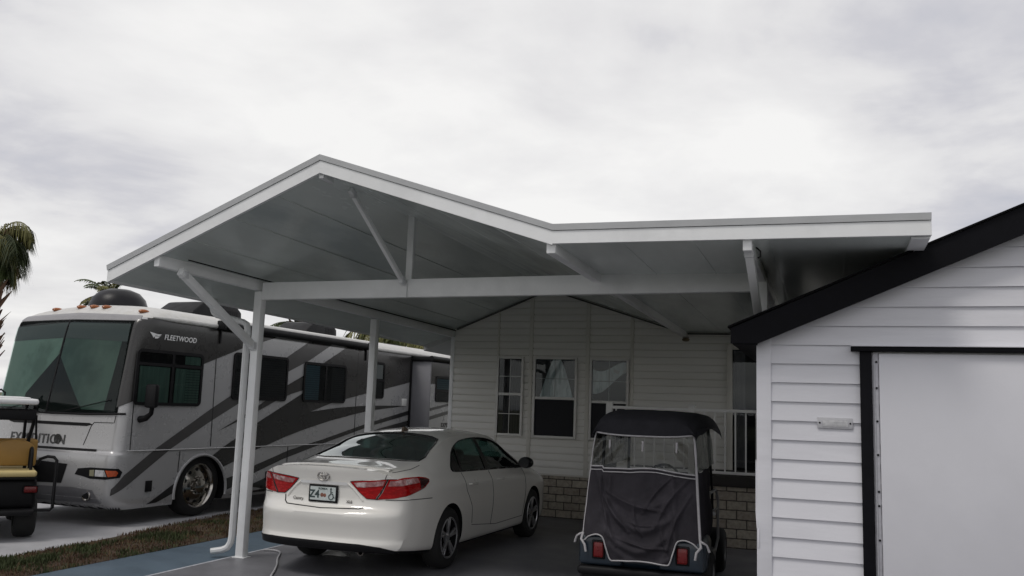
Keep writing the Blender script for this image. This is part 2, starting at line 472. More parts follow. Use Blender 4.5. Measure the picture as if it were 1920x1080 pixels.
for i, ((a, za), (b, zb)) in enumerate(zip(PROF, PROF[1:])):
    m = MB()
    # slab: upper skin and ceiling skin with shallow pan ribs running front to back
    n = 8 if i < 2 else 9
    top = [(a + (b - a) * t / n, za + (zb - za) * t / n) for t in range(n + 1)]
    pts = [(a, 0, za - .045), (b, 0, zb - .045), (b, 0, zb - .155), (a, 0, za - .155)]
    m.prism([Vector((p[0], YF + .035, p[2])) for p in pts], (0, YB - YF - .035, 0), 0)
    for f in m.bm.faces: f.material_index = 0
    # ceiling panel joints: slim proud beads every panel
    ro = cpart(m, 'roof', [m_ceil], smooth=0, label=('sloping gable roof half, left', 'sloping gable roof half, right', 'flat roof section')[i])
    j = MB(); w = math.hypot(b - a, zb - za); k = int(w / .6)
    for t in range(1, k + 1):
        f = t / (k + 1); x = a + (b - a) * f; z = za + (zb - za) * f - .155
        j.box(x - .006, x + .006, YF + .04, YB - .2, z - .004, z + .002)
    cpart(j, 'ceiling_seam', m_ceil, ro, 0)
    # fascia: main board, then a drip strip standing proud above a shadow gap
    d0 = .125 if i < 2 else .115
    f = MB()
    zl = [(a, za - .059), (b, zb - .059), (b, zb - .043 - d0), (a, za - .043 - d0)]
    f.prism([Vector((p[0], YF, p[1])) for p in zl], (0, .032, 0))
    fo = cpart(f, 'fascia', m_alu, smooth=0)
    f = MB()
    q = [(YF - .010, -.055), (YF - .022, -.008), (YF + .05, .004), (YF + .05, -.052)]
    va = [Vector((a, y, za + z)) for y, z in q]; vb = [Vector((b, y, zb + z)) for y, z in q]
    f.raw(va + vb, [(0, 1, 2, 3), (7, 6, 5, 4), (0, 4, 5, 1), (1, 5, 6, 2), (2, 6, 7, 3), (3, 7, 4, 0)])
    cpart(f, 'drip_edge', m_fascia_top, fo, 0)

# gutters along both long edges
m = MB(); m.box(-6.395, -6.345, YF + .034, YB, 2.665, 2.79, .006); cpart(m, 'gutter', m_gutter)
m = MB(); m.box(.53, .648, YF + .034, YB, 2.852, 2.874, .006); cpart(m, 'gutter', m_gutter)

# beams running front to back, and the tie beam across
def beam_part(p0, p1, w, h, **kw):
    m = MB(); m.beam(p0, p1, w, h, .005); return cpart(m, 'beam', m_alu, **kw)
def capped(p0, p1, w, h):
    o = beam_part(p0, p1, w, h)
    c = MB(); d = (Vector(p1) - Vector(p0)).normalized(); a = Vector(p0) - d * .006
    c.beam(a, a + d * .0055, w - .004, h - .004, .001); cpart(c, 'end_cap', m_alu, o)
capped((-5.84, 6.436, 2.862), (-5.755, 13.1, 2.855), .065, .11)
capped((-2.03, 6.436, 2.90), (-2.03, 13.1, 2.90), .075, .15)
capped((-.55, 6.436, 2.865), (-.55, 13.1, 2.865), .065, .12)
capped((-4.14, 6.436, 3.575), (-4.14, 6.60, 3.575), .05, .06)
beam_part((-5.715, 7.92, 2.79), (-.60, 7.92, 2.815), .075, .185)
m = MB(); m.box(-3.99 - .004, -3.99 + .004, 7.87, 7.885, 2.70, 2.885); cpart(m, 'beam_joint', m_fascia_top)

# solid black strip put in for the shaded gap between beam and ceiling
m = MB(); m.box(-5.716, -5.708, YF + .3, 13.1, 2.905, 2.918); cpart(m, 'gap_shade_strip', m_dark)

# king post and struts
m = MB(); m.box(-4.055, -3.985, 7.955, 8.01, 2.80, 3.60, .004); cpart(m, 'king_post', m_alu)
def brace(p0, p1, w=.07, h=.075):
    m = MB(); m.beam(p0, p1, w, h, .004); o = cpart(m, 'brace', m_alu)
    for e, f in ((p0, .06), (p1, -.06)):
        d = (Vector(p1) - Vector(p0)).normalized(); c = Vector(e) + d * f
        b = MB(); b.box(c.x - w / 2 - .003, c.x + w / 2 + .003, c.y - .03, c.y + .03, c.z - .035, c.z + .035, .002)
        for dy in (-.018, .018):
            for sx in (1, -1): b.lathe([(0, 0), (.008, 0), (.006, sx * .005), (0, sx * .005)], (c.x + sx * (w / 2 + .003), c.y + dy, c.z + dy * .6), 'x', 8, closed=False)
        cpart(b, 'bracket', m_gutter, o)
brace((-4.10, 6.86, 3.56), (-4.02, 7.87, 2.84), .04, .05)
brace((-5.76, 6.66, 2.80), (-5.76, 7.90, 2.17), .06, .075)
brace((-.55, 6.55, 2.84), (-.55, 7.90, 2.27), .06, .075)
brace((-.55, 9.10, 2.84), (-.55, 10.45, 2.2), .06, .075)

# posts: slim square tubes with a foot plate
for (x, y, top) in ((-5.76, 7.92, 2.785), (-5.76, 10.48, 2.785), (-.55, 7.92, 2.83), (-.55, 10.5, 2.83)):
    m = MB(); m.box(x - .046, x + .046, y - .046, y + .046, .006, top, .006)
    o = cpart(m, 'post', m_alu)
    m = MB(); m.box(x - .075, x + .075, y - .06, y + .06, 0, .008, .002)
    for sx in (-.062, .062): m.lathe([(0, .008), (.007, .008), (.007, .014), (0, .014)], (x + sx, y, 0), 'z', 6)
    cpart(m, 'foot_plate', m_alu, o)

# downspout: out of the left gutter, a swan-neck back to the post, down and kicked out at the bottom
m = MB()
path = [(-6.33, 7.88, 2.70), (-6.33, 7.88, 2.60), (-6.31, 7.88, 2.555), (-6.27, 7.88, 2.53), (-5.93, 7.88, 2.455), (-5.88, 7.88, 2.43), (-5.862, 7.88, 2.38),
        (-5.862, 7.88, 2.0), (-5.862, 7.88, 1.0), (-5.862, 7.88, .22), (-5.868, 7.875, .15), (-5.895, 7.86, .095), (-5.94, 7.83, .07), (-6.03, 7.77, .055)]
m.tube(path, .042, n=10, flat=.8); o = cpart(m, 'downspout', m_down)
m = MB(); m.tube([(-.50, 6.60, 2.86), (-.47, 6.60, 2.83), (-.47, 6.6, 2.79), (-.49, 6.6, 2.78)], .007, 6); cpart(m, 'hook', m_dark)

# ------------------------------------------------------------------ house
m_siding = pmat('cream_vinyl_siding', (.78, .77, .73), .55, var=.06, scale=4, bump=.06, bscale=30, stretch=(.3, 1, 3), col2=(.72, .71, .665), c2scale=1.0)
m_trim = pmat('cream_trim', (.66, .645, .59), .5, var=.06)
m_block = bpy.data.materials.new('split_block'); m_block.use_nodes = True
nt = m_block.node_tree; b = nt.nodes['Principled BSDF']; L = nt.links
tc = nd(nt, 'ShaderNodeTexCoord'); mp = nd(nt, 'ShaderNodeMapping'); mp.inputs['Rotation'].default_value = (R(90), 0, 0); L.new(tc.outputs['Object'], mp.inputs[0])
nz = nd(nt, 'ShaderNodeTexNoise'); nz.inputs['Scale'].default_value = 9; nz.inputs['Detail'].default_value = 4; L.new(tc.outputs['Object'], nz.inputs[0])
va = nd(nt, 'ShaderNodeVectorMath', operation='MULTIPLY_ADD'); va.inputs[1].default_value = (.018, .018, .018); L.new(nz.outputs[1], va.inputs[0]); L.new(mp.outputs[0], va.inputs[2])
bt = nd(nt, 'ShaderNodeTexBrick'); bt.inputs['Scale'].default_value = 1; bt.inputs['Brick Width'].default_value = .265; bt.inputs['Row Height'].default_value = .122
bt.inputs['Mortar Size'].default_value = .009; bt.inputs['Mortar Smooth'].default_value = .3; bt.inputs['Bias'].default_value = -.1
bt.inputs['Color1'].default_value = (.44, .40, .33, 1); bt.inputs['Color2'].default_value = (.33, .29, .24, 1); bt.inputs['Mortar'].default_value = (.09, .08, .07, 1)
bt.offset = .5; L.new(va.outputs[0], bt.inputs[0])
n2 = nd(nt, 'ShaderNodeTexNoise'); n2.inputs['Scale'].default_value = 22; n2.inputs['Detail'].default_value = 8; L.new(tc.outputs['Object'], n2.inputs[0])
mm = nd(nt, 'ShaderNodeMix', data_type='RGBA', blend_type='OVERLAY'); mm.inputs[0].default_value = .55; L.new(bt.outputs[0], mm.inputs[6]); L.new(n2.outputs[0], mm.inputs[7]); L.new(mm.outputs[2], b.inputs['Base Color'])
b.inputs['Roughness'].default_value = .9
hm = nd(nt, 'ShaderNodeMath', operation='MULTIPLY_ADD'); hm.inputs[1].default_value = -1.; L.new(bt.outputs[1], hm.inputs[0])
h2 = nd(nt, 'ShaderNodeMath', operation='MULTIPLY'); h2.inputs[1].default_value = .5; L.new(n2.outputs[0], h2.inputs[0]); L.new(h2.outputs[0], hm.inputs[2])
bp = nd(nt, 'ShaderNodeBump'); bp.inputs['Strength'].default_value = .8; bp.inputs['Distance'].default_value = .03; L.new(hm.outputs[0], bp.inputs['Height']); L.new(bp.outputs[0], b.inputs['Normal'])

m_pane = glass('window_glass', (.30, .36, .35), .35, -.01)
m_void = pmat('dark_room', (.010, .010, .012), .9)
m_screen = pmat('insect_screen', (.02, .02, .024), .85, var=.15, scale=40)
m_frame = pmat('window_frame_white', (.74, .73, .70), .45, var=.06)
m_curtain = pmat('pale_sheer_curtain', (.68, .76, .77), .9, var=.22, scale=5, stretch=(3, 1, .5), col2=(.36, .46, .47), c2scale=6)
m_blind_dark = pmat('vertical_blind_dark', (.035, .032, .034), .8, var=.3, scale=20)

hs = thing('house', 'cream vinyl sided house with three sash windows under the carport gable', 'house', (-2, 13.2, 0))
def hpart(mb, name, mat, parent=hs, smooth=35, label=None, **kw):
    return mb.build(name, mat, parent, smooth, label, local=(parent is not hs), **kw)
YW = 13.15
SZ0, ROW = .655, .107
def lap_wall(mb, x0, x1, z0, z1, y, row, lap=.011, clip=None, dutch=False):
    """clapboards as real tilted strips"""
    z = z0
    while z < z1 - 1e-4:
        zt = min(z + row, z1)
        xs = [(x0, x1)]
        if clip:
            N = 240; xs = []; st = None
            for i in range(N + 1):
                x = x0 + (x1 - x0) * i / N
                ok = clip(x) >= (z if dutch else zt - .02)
                if ok and st is None: st = x
                if (not ok or i == N) and st is not None: xs.append((st, x)); st = None
        for a, c in xs:
            if dutch:
                h = zt - z; q = [(y + .002, z), (y - lap, z), (y - lap * .8, z + h * .78), (y + .002, z + h * .87), (y + .002, zt)]
                mb.raw([(xx, *p) for p in q for xx in (a, c)], [(2 * i, 2 * i + 1, 2 * i + 3, 2 * i + 2) for i in range(4)])
            else:
                mb.raw([(a, y - lap, z), (c, y - lap, z), (c, y - .001, zt), (a, y - .001, zt), (a, y + .03, z), (c, y + .03, z)], [(0, 1, 2, 3), (4, 5, 1, 0)])
        z = zt
m = MB(); lap_wall(m, -5.74, 5.0, SZ0, 3.72, YW, ROW, .021, dutch=True, clip=lambda x: zceil(x, YW) + .005)
m.box(-5.80, 5.0, YW + .004, YW + .12, .02, SZ0 + .02)
m.box(-5.80, -5.70, YW + .12, 20., .02, 2.6)
hpart(m, 'siding_wall', m_siding, smooth=0)
# rear part of the house body and its roof
m = MB()
for (a, za), (b2, zb) in zip(PROF, PROF[1:] + [(5.2, 2.95)]):
    pts = [(a, YB + .01, za - .12), (b2, YB + .01, zb - .12), (b2, YB + .01, zb - .24), (a, YB + .01, za - .24)]
    m.prism(pts, (0, 7, 0))
m.xf(fall); hpart(m, 'roof', pmat('house_roof_white', (.6, .6, .6), .5), smooth=0)
m = MB(); m.box(-5.80, -5.735, YW - .03, YW + .04, 0, 2.82, .006); hpart(m, 'corner_trim', m_alu)
def strip(x, z0, z1, wd=.05, d=.022):
    m = MB(); m.box(x - wd / 2, x + wd / 2, YW - d - .012, YW + .01, z0, z1, .004)
    hpart(m, 'trim_strip', m_trim)
strip(-4.97, SZ0, zceil(-4.97, YW) + .03, .03); strip(-4.42, SZ0, zceil(-4.42, YW) + .03, .06); strip(-3.50, SZ0, zceil(-3.50, YW) + .03, .06); strip(-2.81, SZ0, zceil(-2.81, YW) + .03, .05)
m_gline = pmat('gable_dark_moulding', (.10, .10, .095), .8)  # dark grey moulding along the gable line
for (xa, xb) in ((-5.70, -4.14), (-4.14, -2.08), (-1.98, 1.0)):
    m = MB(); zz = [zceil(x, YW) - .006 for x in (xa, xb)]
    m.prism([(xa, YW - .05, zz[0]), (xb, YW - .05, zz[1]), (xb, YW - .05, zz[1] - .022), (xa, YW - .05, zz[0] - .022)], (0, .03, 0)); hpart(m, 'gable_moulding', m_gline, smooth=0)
m = MB(); m.box(-5.74, -1.45, YW - .02, YW, SZ0 - .03, SZ0 + .002, .003); hpart(m, 'sill_band', m_trim)
m = MB(); m.box(-5.735, 5., YW + .0, YW + .03, -.02, SZ0 - .03); hpart(m, 'skirt', m_block, smooth=0)

def sash_window(x0, x1, z0, z1, zm, style):
    fr = .034; y = YW - .034
    m = MB()
    for (a, c, d, e) in ((x0 - fr, x0, z0 - fr, z1 + fr), (x1, x1 + fr, z0 - fr, z1 + fr), (x0, x1, z1, z1 + fr), (x0, x1, z0 - fr, z0)):
        m.box(a, c, y - .035, y + .012, d, e, .004)
    fo = hpart(m, 'window', m_frame, label={0: 'narrow window with a white grid over dark vertical blinds', 1: 'wide window with a pale swagged curtain in its upper sash', 2: 'window with a pale curtain, half behind the porch rail'}[style])
    m = MB(); m.box(x0, x1, y - .030, y - .006, zm - .02, zm + .02, .004); hpart(m, 'sash_rail', m_frame, fo)
    m = MB(); m.box(x0 - .002, x1 + .002, y + .006, y + .011, z0, z1); hpart(m, 'dark_backing', m_void, fo)
    m = MB(); m.raw([(x0, y - .016, zm + .02), (x1, y - .016, zm + .02), (x1, y - .016, z1), (x0, y - .016, z1)], [(0, 1, 2, 3)]); hpart(m, 'pane', m_pane, fo, 0)
    lo = MB(); lo.raw([(x0, y - .012, z0), (x1, y - .012, z0), (x1, y - .012, zm - .02), (x0, y - .012, zm - .02)], [(0, 1, 2, 3)])
    if style == 0: hpart(lo, 'pane', m_pane, fo, 0)
    else: hpart(lo, 'insect_screen', m_screen, fo, 0)
    xm = (x0 + x1) / 2
    m = MB()
    def bar(a, c, d, e): m.box(a, c, y - .015, y - .009, d, e)
    if style == 0:
        bar(xm - .006, xm + .006, zm + .02, z1); bar(x0, x1, (zm + z1) / 2 - .006, (zm + z1) / 2 + .006)
        bar(xm - .004, xm + .004, z0, zm - .02); bar(x0, x1, (zm + z0) / 2 - .005, (zm + z0) / 2 + .005)
        hpart(m, 'muntin', m_frame, fo)
        m = MB(); n = 9
        for i in range(n):
            a = x0 + (x1 - x0) * (i + .1) / n; c = x0 + (x1 - x0) * (i + .75) / n
            m.raw([(a, y - .004, z0), (c, y + .004, z0), (c, y + .004, z1), (a, y - .004, z1)], [(0, 1, 2, 3)])
        hpart(m, 'vertical_blind', m_blind_dark, fo, 0)
    else:
        bar(xm - .005, xm + .005, zm + .02, z1); bar(x0, x1, (zm + z1) / 2 - .005, (zm + z1) / 2 + .005)
        hpart(m, 'muntin', pmat('muntin_grey', (.28, .31, .30), .6), fo)
        m = MB(); rr = random.Random(style)
        if style == 1:
            def cf(u, v):
                # swag: a tent-like drape gathered at the top middle
                wv = .10 + .36 * v ** .8
                x = xm + .02 + (u - .5) * 2 * wv * (x1 - x0) * .92
                return (min(max(x, x0 + .01), x1 - .01), y - .002 + .005 * math.sin(u * 26 + 3 * v), z1 - (z1 - zm) * v * .98)
        else:
            def cf(u, v):
                x = x0 + (x1 - x0) * (.02 + .96 * u)
                return (x, y - .002 + .005 * math.sin(u * 19 + 2 * v), z1 - .09 - .07 * math.sin(u * 4.2 + .6) - (z1 - zm) * (.25 + .35 * (1 - u)) * v)
        m.grid(cf, 40, 12); hpart(m, 'curtain', m_curtain, fo, 60)
        if style == 2:
            m = MB(); m.grid(lambda u, v: (x0 + (x1 - x0) * (.62 + .36 * u), y - .003 + .003 * math.sin(u * 9), z1 - .12 - .05 * v - .03 * math.sin(u * 3.1)), 12, 2); hpart(m, 'curtain', pmat('white_valance', (.6, .62, .62), .9), fo, 60)
sash_window(-4.935, -4.56, 1.235, 2.40, 1.845, 0)
sash_window(-4.325, -3.69, 1.225, 2.40, 1.80, 1)
sash_window(-3.42, -2.885, 1.225, 2.39, 1.765, 2)

# glazed door at the right end, in deep shade
m = MB()
for (a, c, d, e) in ((-1.41, -1.33, .86, 2.66), (-.36, -.28, .86, 2.66), (-1.33, -.36, 2.58, 2.66), (-.87, -.82, .86, 2.58)):
    m.box(a, c, YW - .06, YW + .0, d, e, .005)
do = hpart(m, 'glass_door', m_trim)
m = MB(); m.box(-1.33, -.36, YW - .036, YW - .030, .86, 2.58); hpart(m, 'dark_backing', m_void, do)
m = MB(); m.raw([(-1.33, YW - .05, .86), (-.36, YW - .05, .86), (-.36, YW - .05, 2.58), (-1.33, YW - .05, 2.58)], [(0, 1, 2, 3)]); hpart(m, 'pane', m_pane, do, 0)
m = MB(); m.grid(lambda u, v: (-1.31 + .16 * u, YW - .042 + .004 * math.sin(u * 14), .9 + 1.66 * v), 12, 2); hpart(m, 'curtain', pmat('dim_curtain', (.12, .12, .13), .9, var=.2), do, 60)
# lamp on the wall under the beam end
lm = thing('porch_light', 'small round porch lamp under the end of the carport beam above the windows', 'lamp', (-1.93, 12.62, 2.66))
m = MB(); m.lathe([(0, 0), (.045, 0), (.05, -.012), (.03, -.02), (0, -.02)], (0, 0, .06), 'z', 20); m.build('base', pmat('lamp_base', (.25, .23, .2), .5), lm)
m = MB(); m.ball((0, 0, .02), (.055, .055, .03), 18, 8); m.build('lamp_glass', pmat('amber_lamp_glass', (.16, .12, .07), .3), lm)

# ------------------------------------------------------------------ porch
m_rail = pmat('porch_rail_white', (.80, .80, .78), .45, var=.06)
m_deck = pmat('dark_deck_edge', (.03, .027, .025), .7, var=.2)
pr = thing('porch', 'raised porch with white balustrade and tan block base in front of the glass door', 'porch', (-1.5, 11.6, 0))
def ppart(mb, name, mat, parent=pr, smooth=35, **kw): return mb.build(name, mat, parent, smooth, local=(parent is not pr), **kw)
PY = 11.5; PX0, PX1 = -2.79, 1.6
m = MB(); m.box(PX0, PX1, PY - .03, YW - .06, .745, .86, .006); ppart(m, 'deck', m_deck)
m = MB(); m.box(PX0 + .04, PX1, PY + .01, PY + .12, -.02, .744); m.box(PX0 + .04, PX0 + .15, PY + .12, YW - .03, -.02, .744); ppart(m, 'skirt', m_block, smooth=0)
m = MB(); m.box(PX0, PX1, PY - .0, PY + .045, 1.665, 1.705, .006); ppart(m, 'top_rail', m_rail)
m = MB(); m.box(PX0, PX1, PY + .005, PY + .04, .895, .93, .005); ppart(m, 'bottom_rail', m_rail)
m = MB(); m.box(PX0 + .03, -1.70, PY + .008, PY + .036, 1.595, 1.612, .003); ppart(m, 'lattice_rail', m_rail)
x = PX0 + .12
bal = None
while x < PX1 - .05:
    if bal is None:
        m = MB(); m.box(-.009, .009, PY + .014, PY + .032, .93, 1.665, .002); bal = m.build('baluster', m_rail, None, 35); link(bal, pr, False); b0 = bal
    else:
        b0 = bal.copy(); COL.objects.link(b0)
    b0.location.x = x * K
    x += .128
for x in (PX0 + .03, -1.68):
    m = MB(); m.box(x - .04, x + .04, PY - .01, PY + .07, .86, 1.735, .006); o = ppart(m, 'rail_post', m_rail)
    m = MB(); m.box(x - .05, x + .05, PY - .02, PY + .08, 1.735, 1.752, .006); ppart(m, 'post_cap', m_rail, o)

# ------------------------------------------------------------------ shed at the right
m_shed = pmat('white_shed_paint', (.70, .70, .735), .5, var=.05, scale=2.5, bump=.05, bscale=60, stretch=(.25, 1, 2), col2=(.64, .64, .675), c2scale=.9)
m_door = pmat('white_door_paint', (.64, .64, .675), .45, var=.04, scale=1.5, bump=.03, bscale=200, col2=(.62, .62, .655), c2scale=.7)
m_black = pmat('black_trim_paint', (.006, .006, .008), .6, var=.3, scale=12, bump=.05, bscale=80, spec=.12)
m_shingle = pmat('black_shingle', (.008, .008, .009), .95, spec=.05, var=.4, scale=60, bump=.4, bscale=120)
m_galv = pmat('galvanised_track', (.46, .46, .49), .5, metal=.2, var=.15, scale=30)
sh = thing('shed', 'white lap sided shed with black rake board and a flat white door trimmed in black', 'shed', (1.6, 7.2, 0))
def spart(mb, name, mat, parent=sh, smooth=35, **kw): return mb.build(name, mat, parent, smooth, local=(parent is not sh), **kw)
SX0, SX1, SY = -.53, 3.9, 7.0
APX = 1.69; EZ = 2.285; SL = (3.17 - 2.31) / (1.28 + .71)
def rake(x): return EZ + SL * ((x + .71) if x <= APX else (2 * APX + .71 - x))
m = MB(); lap_wall(m, SX0 + .05, SX1 - .05, .035, 3.6, SY, .1425, .019, clip=lambda x: rake(x) - .03)
m.box(SX0 + .01, SX1, SY + .004, SY + .1, 0, 2.24); m.box(SX0 + .005, SX0 + .1, SY + .1, 9.6, 0, 2.3); m.box(SX1 - .1, SX1, SY + .1, 9.6, 0, 2.3); m.box(SX0, SX1, 9.6, 9.7, 0, 2.3)
spart(m, 'siding_wall', m_shed, smooth=0)
m = MB(); m.box(SX0, SX0 + .107, SY - .028, SY + .09, 0, 2.262, .004); spart(m, 'corner_board', m_shed)
m = MB(); m.box(SX0 + .004, SX0 + .02, SY - .034, SY - .029, .66, .80, .003); m.tube([(SX0 + .004, SY - .03, .80), (SX0 - .004, SY - .02, .92), (SX0 - .004, SY - .01, 1.3)], .006, 6); spart(m, 'cable', m_shed)
# rake boards and roof
for s in (1, -1):
    m = MB(); X = lambda x: APX + s * (x - APX)
    a0, a1 = -.71, APX
    q = [(X(a0), SY - .15, EZ), (X(a1), SY - .15, rake(APX)), (X(a1), SY - .15, rake(APX) - .20), (X(a0 + .20), SY - .15, rake(a0 + .2) - .20), (X(a0), SY - .15, EZ - .115)]
    m.prism(q, (0, .035, 0)); spart(m, 'rake_board', m_black, smooth=0)
    m = MB(); q = [(X(a0 - .02), SY - .17, EZ + .002), (X(a1), SY - .17, rake(APX) + .002), (X(a1), SY - .17, rake(APX) + .016), (X(a0 - .02), SY - .17, EZ + .016)]
    m.prism(q, (0, 3.0, 0)); spart(m, 'roof', m_shingle, smooth=0)
    m = MB(); q = [(X(a0 + .01), SY - .114, EZ - .03), (X(a0 + .19), SY - .114, EZ - .03 + SL * .19 - .02), (X(a0 + .19), SY - .114, EZ - .12), (X(a0 + .01), SY - .114, EZ - .12)]
    m.prism(q, (0, 2.9, 0)); spart(m, 'eave', m_black, smooth=0)
# door set
m = MB(); m.box(.205, .285, SY - .05, SY - .0, 0, 2.125, .003); spart(m, 'door_trim', m_black)
m = MB(); m.box(2.95, 3.03, SY - .05, SY - .0, 0, 2.125, .003); spart(m, 'door_trim', m_black)
m = MB(); m.box(.145, 3.09, SY - .075, SY - .0, 2.126, 2.160, .003); spart(m, 'header_trim', m_black)
m = MB(); m.box(.145, 3.09, SY - .085, SY - .0, 2.161, 2.168, .001); spart(m, 'header_lit_edge', m_shed)  # white strip put in for the lit top edge of the header
dr = MB(); dr.box(.335, 2.93, SY - .036, SY - .012, .02, 2.112, .004); dp = spart(dr, 'door', m_door)
m = MB(); m.box(.288, .331, SY - .024, SY - .012, 0, 2.12, .002); m.box(.300, .306, SY - .034, SY - .024, 0, 2.12)
tr = spart(m, 'door_track', m_galv)
m = MB()
for z in (.5, .78, 1.02, 1.12, 1.38, 1.62, 1.86, 2.05):
    m.lathe([(0, 0), (.008, 0), (.008, -.006), (0, -.006)], (.318, SY - .024, z), 'y', 10)
spart(m, 'bolt', m_black, tr)
# plaque
m = MB(); m.box(-.095, .150, SY - .024, SY - .012, 1.556, 1.636, .004); pq = spart(m, 'plaque', pmat('grey_plaque', (.50, .50, .52), .5, metal=.0, var=.12, scale=25))
m = MB(); m.box(-.055, .118, SY - .027, SY - .0242, 1.570, 1.618, .003)
for i in range(5): m.box(-.03 + .012 * i, .10, SY - .0285, SY - .0272, 1.578 + .007 * i, 1.581 + .007 * i)
spart(m, 'raised_panel', pmat('grey_plaque_panel', (.56, .56, .57), .5, metal=.0, var=.2, scale=35), pq)
m = MB()
for x in (-.078, .134): m.lathe([(0, 0), (.007, 0), (.006, -.004), (0, -.004)], (x, SY - .0242, 1.596), 'y', 10)
spart(m, 'screw', m_black, pq)
# ------------------------------------------------------------------ motorhome
m_silver = pmat('silver_metallic_paint', (.43, .43, .435), .28, metal=.25, var=.04, scale=2, coat=.5, coatr=.08, rvar=.03)
m_char = pmat('charcoal_graphic', (.030, .029, .028), .3, var=.1, scale=3, coat=.3, coatr=.1)
m_blackg = pmat('black_graphic', (.014, .014, .014), .3, var=.1, scale=3, coat=.3, coatr=.1)
m_midg = pmat('mid_grey_graphic', (.065, .063, .063), .32, var=.08, scale=3, coat=.3, coatr=.1)
m_seam = pmat('panel_seam', (.02, .02, .02), .7)
m_rvroof = pmat('white_rubber_roof', (.54, .535, .52), .6, var=.12, scale=8, col2=(.52, .51, .48), c2scale=6)
m_blackp = pmat('black_plastic', (.009, .009, .010), .5, spec=.2, var=.2, scale=10)
m_rubber = pmat('tyre_rubber', (.014, .014, .014), .85, var=.3, scale=20, bump=.1, bscale=90)
m_chrome = pmat('bright_chrome', (.42, .40, .37), .16, metal=1., var=.2, scale=14, rvar=.08)
m_rvglass = glass('rv_side_glass', (.05, .09, .08), .55, -.03)
m_wcurt = pmat('green_grey_curtain', (.135, .175, .155), .9, var=.15, scale=1.2, col2=(.085, .115, .10), c2scale=1.5)
m_wcurt2 = pmat('reflection_dark_curtain', (.07, .095, .083), .9, var=.2, scale=1.0, col2=(.03, .05, .045), c2scale=1.3, c2lo=.42, c2hi=.6)  # darker copy: the palm reflection in the glass is put into this colour
m_wglass = glass('windscreen_glass', (.52, .72, .65), .65, -.02)
m_wback = pmat('windscreen_dark', (.006, .007, .007), .8, spec=.05)
m_windtop = pmat('windscreen_visor_band', (.045, .045, .05), .8, var=.15)
m_amber = pmat('amber_lens', (.30, .095, .025), .25, var=.15, scale=20)
m_blind = pmat('window_blind_grey', (.045, .045, .05), .8, var=.15, scale=10)
m_blindblue = pmat('window_blind_blue', (.10, .18, .23), .8, var=.15, scale=6)
m_curtg = pmat('pale_green_curtain', (.14, .24, .20), .9, var=.3, scale=4, stretch=(1, 5, .3))  # pale green cloth for the cab side window

RVW, RVL = 2.36, 9.6
rv = thing('motorhome', 'large silver motorhome with black and grey swoosh graphics parked beyond the grass strip', 'motorhome', (-8.23, 10.28, 0), R(-3))
def yf(z): return curve((.20, -1.40), (.28, -1.50), (.40, -1.545), (.80, -1.56), (.875, -1.545), (.90, -1.50), (.94, -1.485), (1.40, -1.45), (2.0, -1.37), (2.52, -1.29), (2.60, -1.25), (2.66, -1.16), (2.72, -.98), (2.76, -.62))(z)
def inset(z): return curve((.20, .03), (.30, .0), (2.56, .0), (2.63, .02), (2.69, .07), (2.73, .18), (2.76, .42))(z)
def outline(z):
    i = inset(z); f = yf(z); r = .15; pts = []
    x1, x0 = -i, -RVW + i
    pts.append((x1, RVL - i)); 
    for t in range(23): pts.append((x1, RVL - i - (RVL - i - (f + r + .10)) * (t + 1) / 23))
    for t in range(1, 10):
        a = math.pi / 2 * t / 9; pts.append((x1 - r + r * math.cos(a), f + .10 * (1 - math.sin(a)) + r - r * math.sin(a)))
    n = 14; xa, xb = x1 - r, x0 + r
    for t in range(1, n):
        x = xa + (xb - xa) * t / n; u = (2 * t / n - 1); pts.append((x, f - .05 * (1 - u * u)))
    for t in range(10):
        a = math.pi / 2 * t / 9; pts.append((x0 + r - r * math.sin(a), f + .10 * (1 - math.cos(a)) + r - r * math.cos(a)))
    for t in range(4): pts.append((x0, f + r + .10 + (RVL - i - f - r - .10) * (t + 1) / 4))
    return pts
zs = [.20, .235, .28, .34, .40, .48, .56, .64, .72, .80, .85, .875, .89, .91, .94, 1.0, 1.1, 1.2, 1.3, 1.4, 1.5, 1.62, 1.74, 1.86, 2.0, 2.12, 2.24, 2.36, 2.46, 2.52, 2.56, 2.60, 2.63, 2.66, 2.69, 2.715, 2.735, 2.75, 2.76]
bm = bmesh.new(); rings = [[bm.verts.new((x, y, z)) for x, y in outline(z)] for z in zs]
for a, b2 in zip(rings, rings[1:]):
    for k in range(len(a)):
        bm.faces.new((a[k], a[(k + 1) % len(a)], b2[(k + 1) % len(a)], b2[k]))
bm.faces.new(rings[0][::-1]); bm.faces.new(rings[-1])
bmesh.ops.recalc_face_normals(bm, faces=bm.faces)
for v in bm.verts:
    if v.co.z > 2.6: v.co.z += .10 * (1 - ((v.co.x + RVW / 2) / (RVW / 2)) ** 2) * min(1, (v.co.z - 2.6) / .13)
bmesh.ops.triangulate(bm, faces=bm.faces[:]); bm.normal_update()
rvb = bvh_of(bm)
cuts = []
WZ, WR = .415, .415
for s in (0., 6.15):
    m = MB(); m.lathe([(0, -.42), (.50, -.42), (.50, .3), (0, .3)], (0, s - .01, .33), 'x', 48, closed=False); cuts.append(m)
bm = boolean_cut(bm, cuts); bm.normal_update()
M = MB(); M.bm.free(); M.bm = bm
for f in bm.faces:
    c = f.calc_center_median()
    if c.z > 2.64: f.material_index = 1
    h = rvb.find_nearest(c)
    if h[3] > .01 or (c.z < .212 and abs(f.normal.z) > .7): f.material_index = 2
body = M.build('body', [m_silver, m_rvroof, m_blackp], rv, 40)

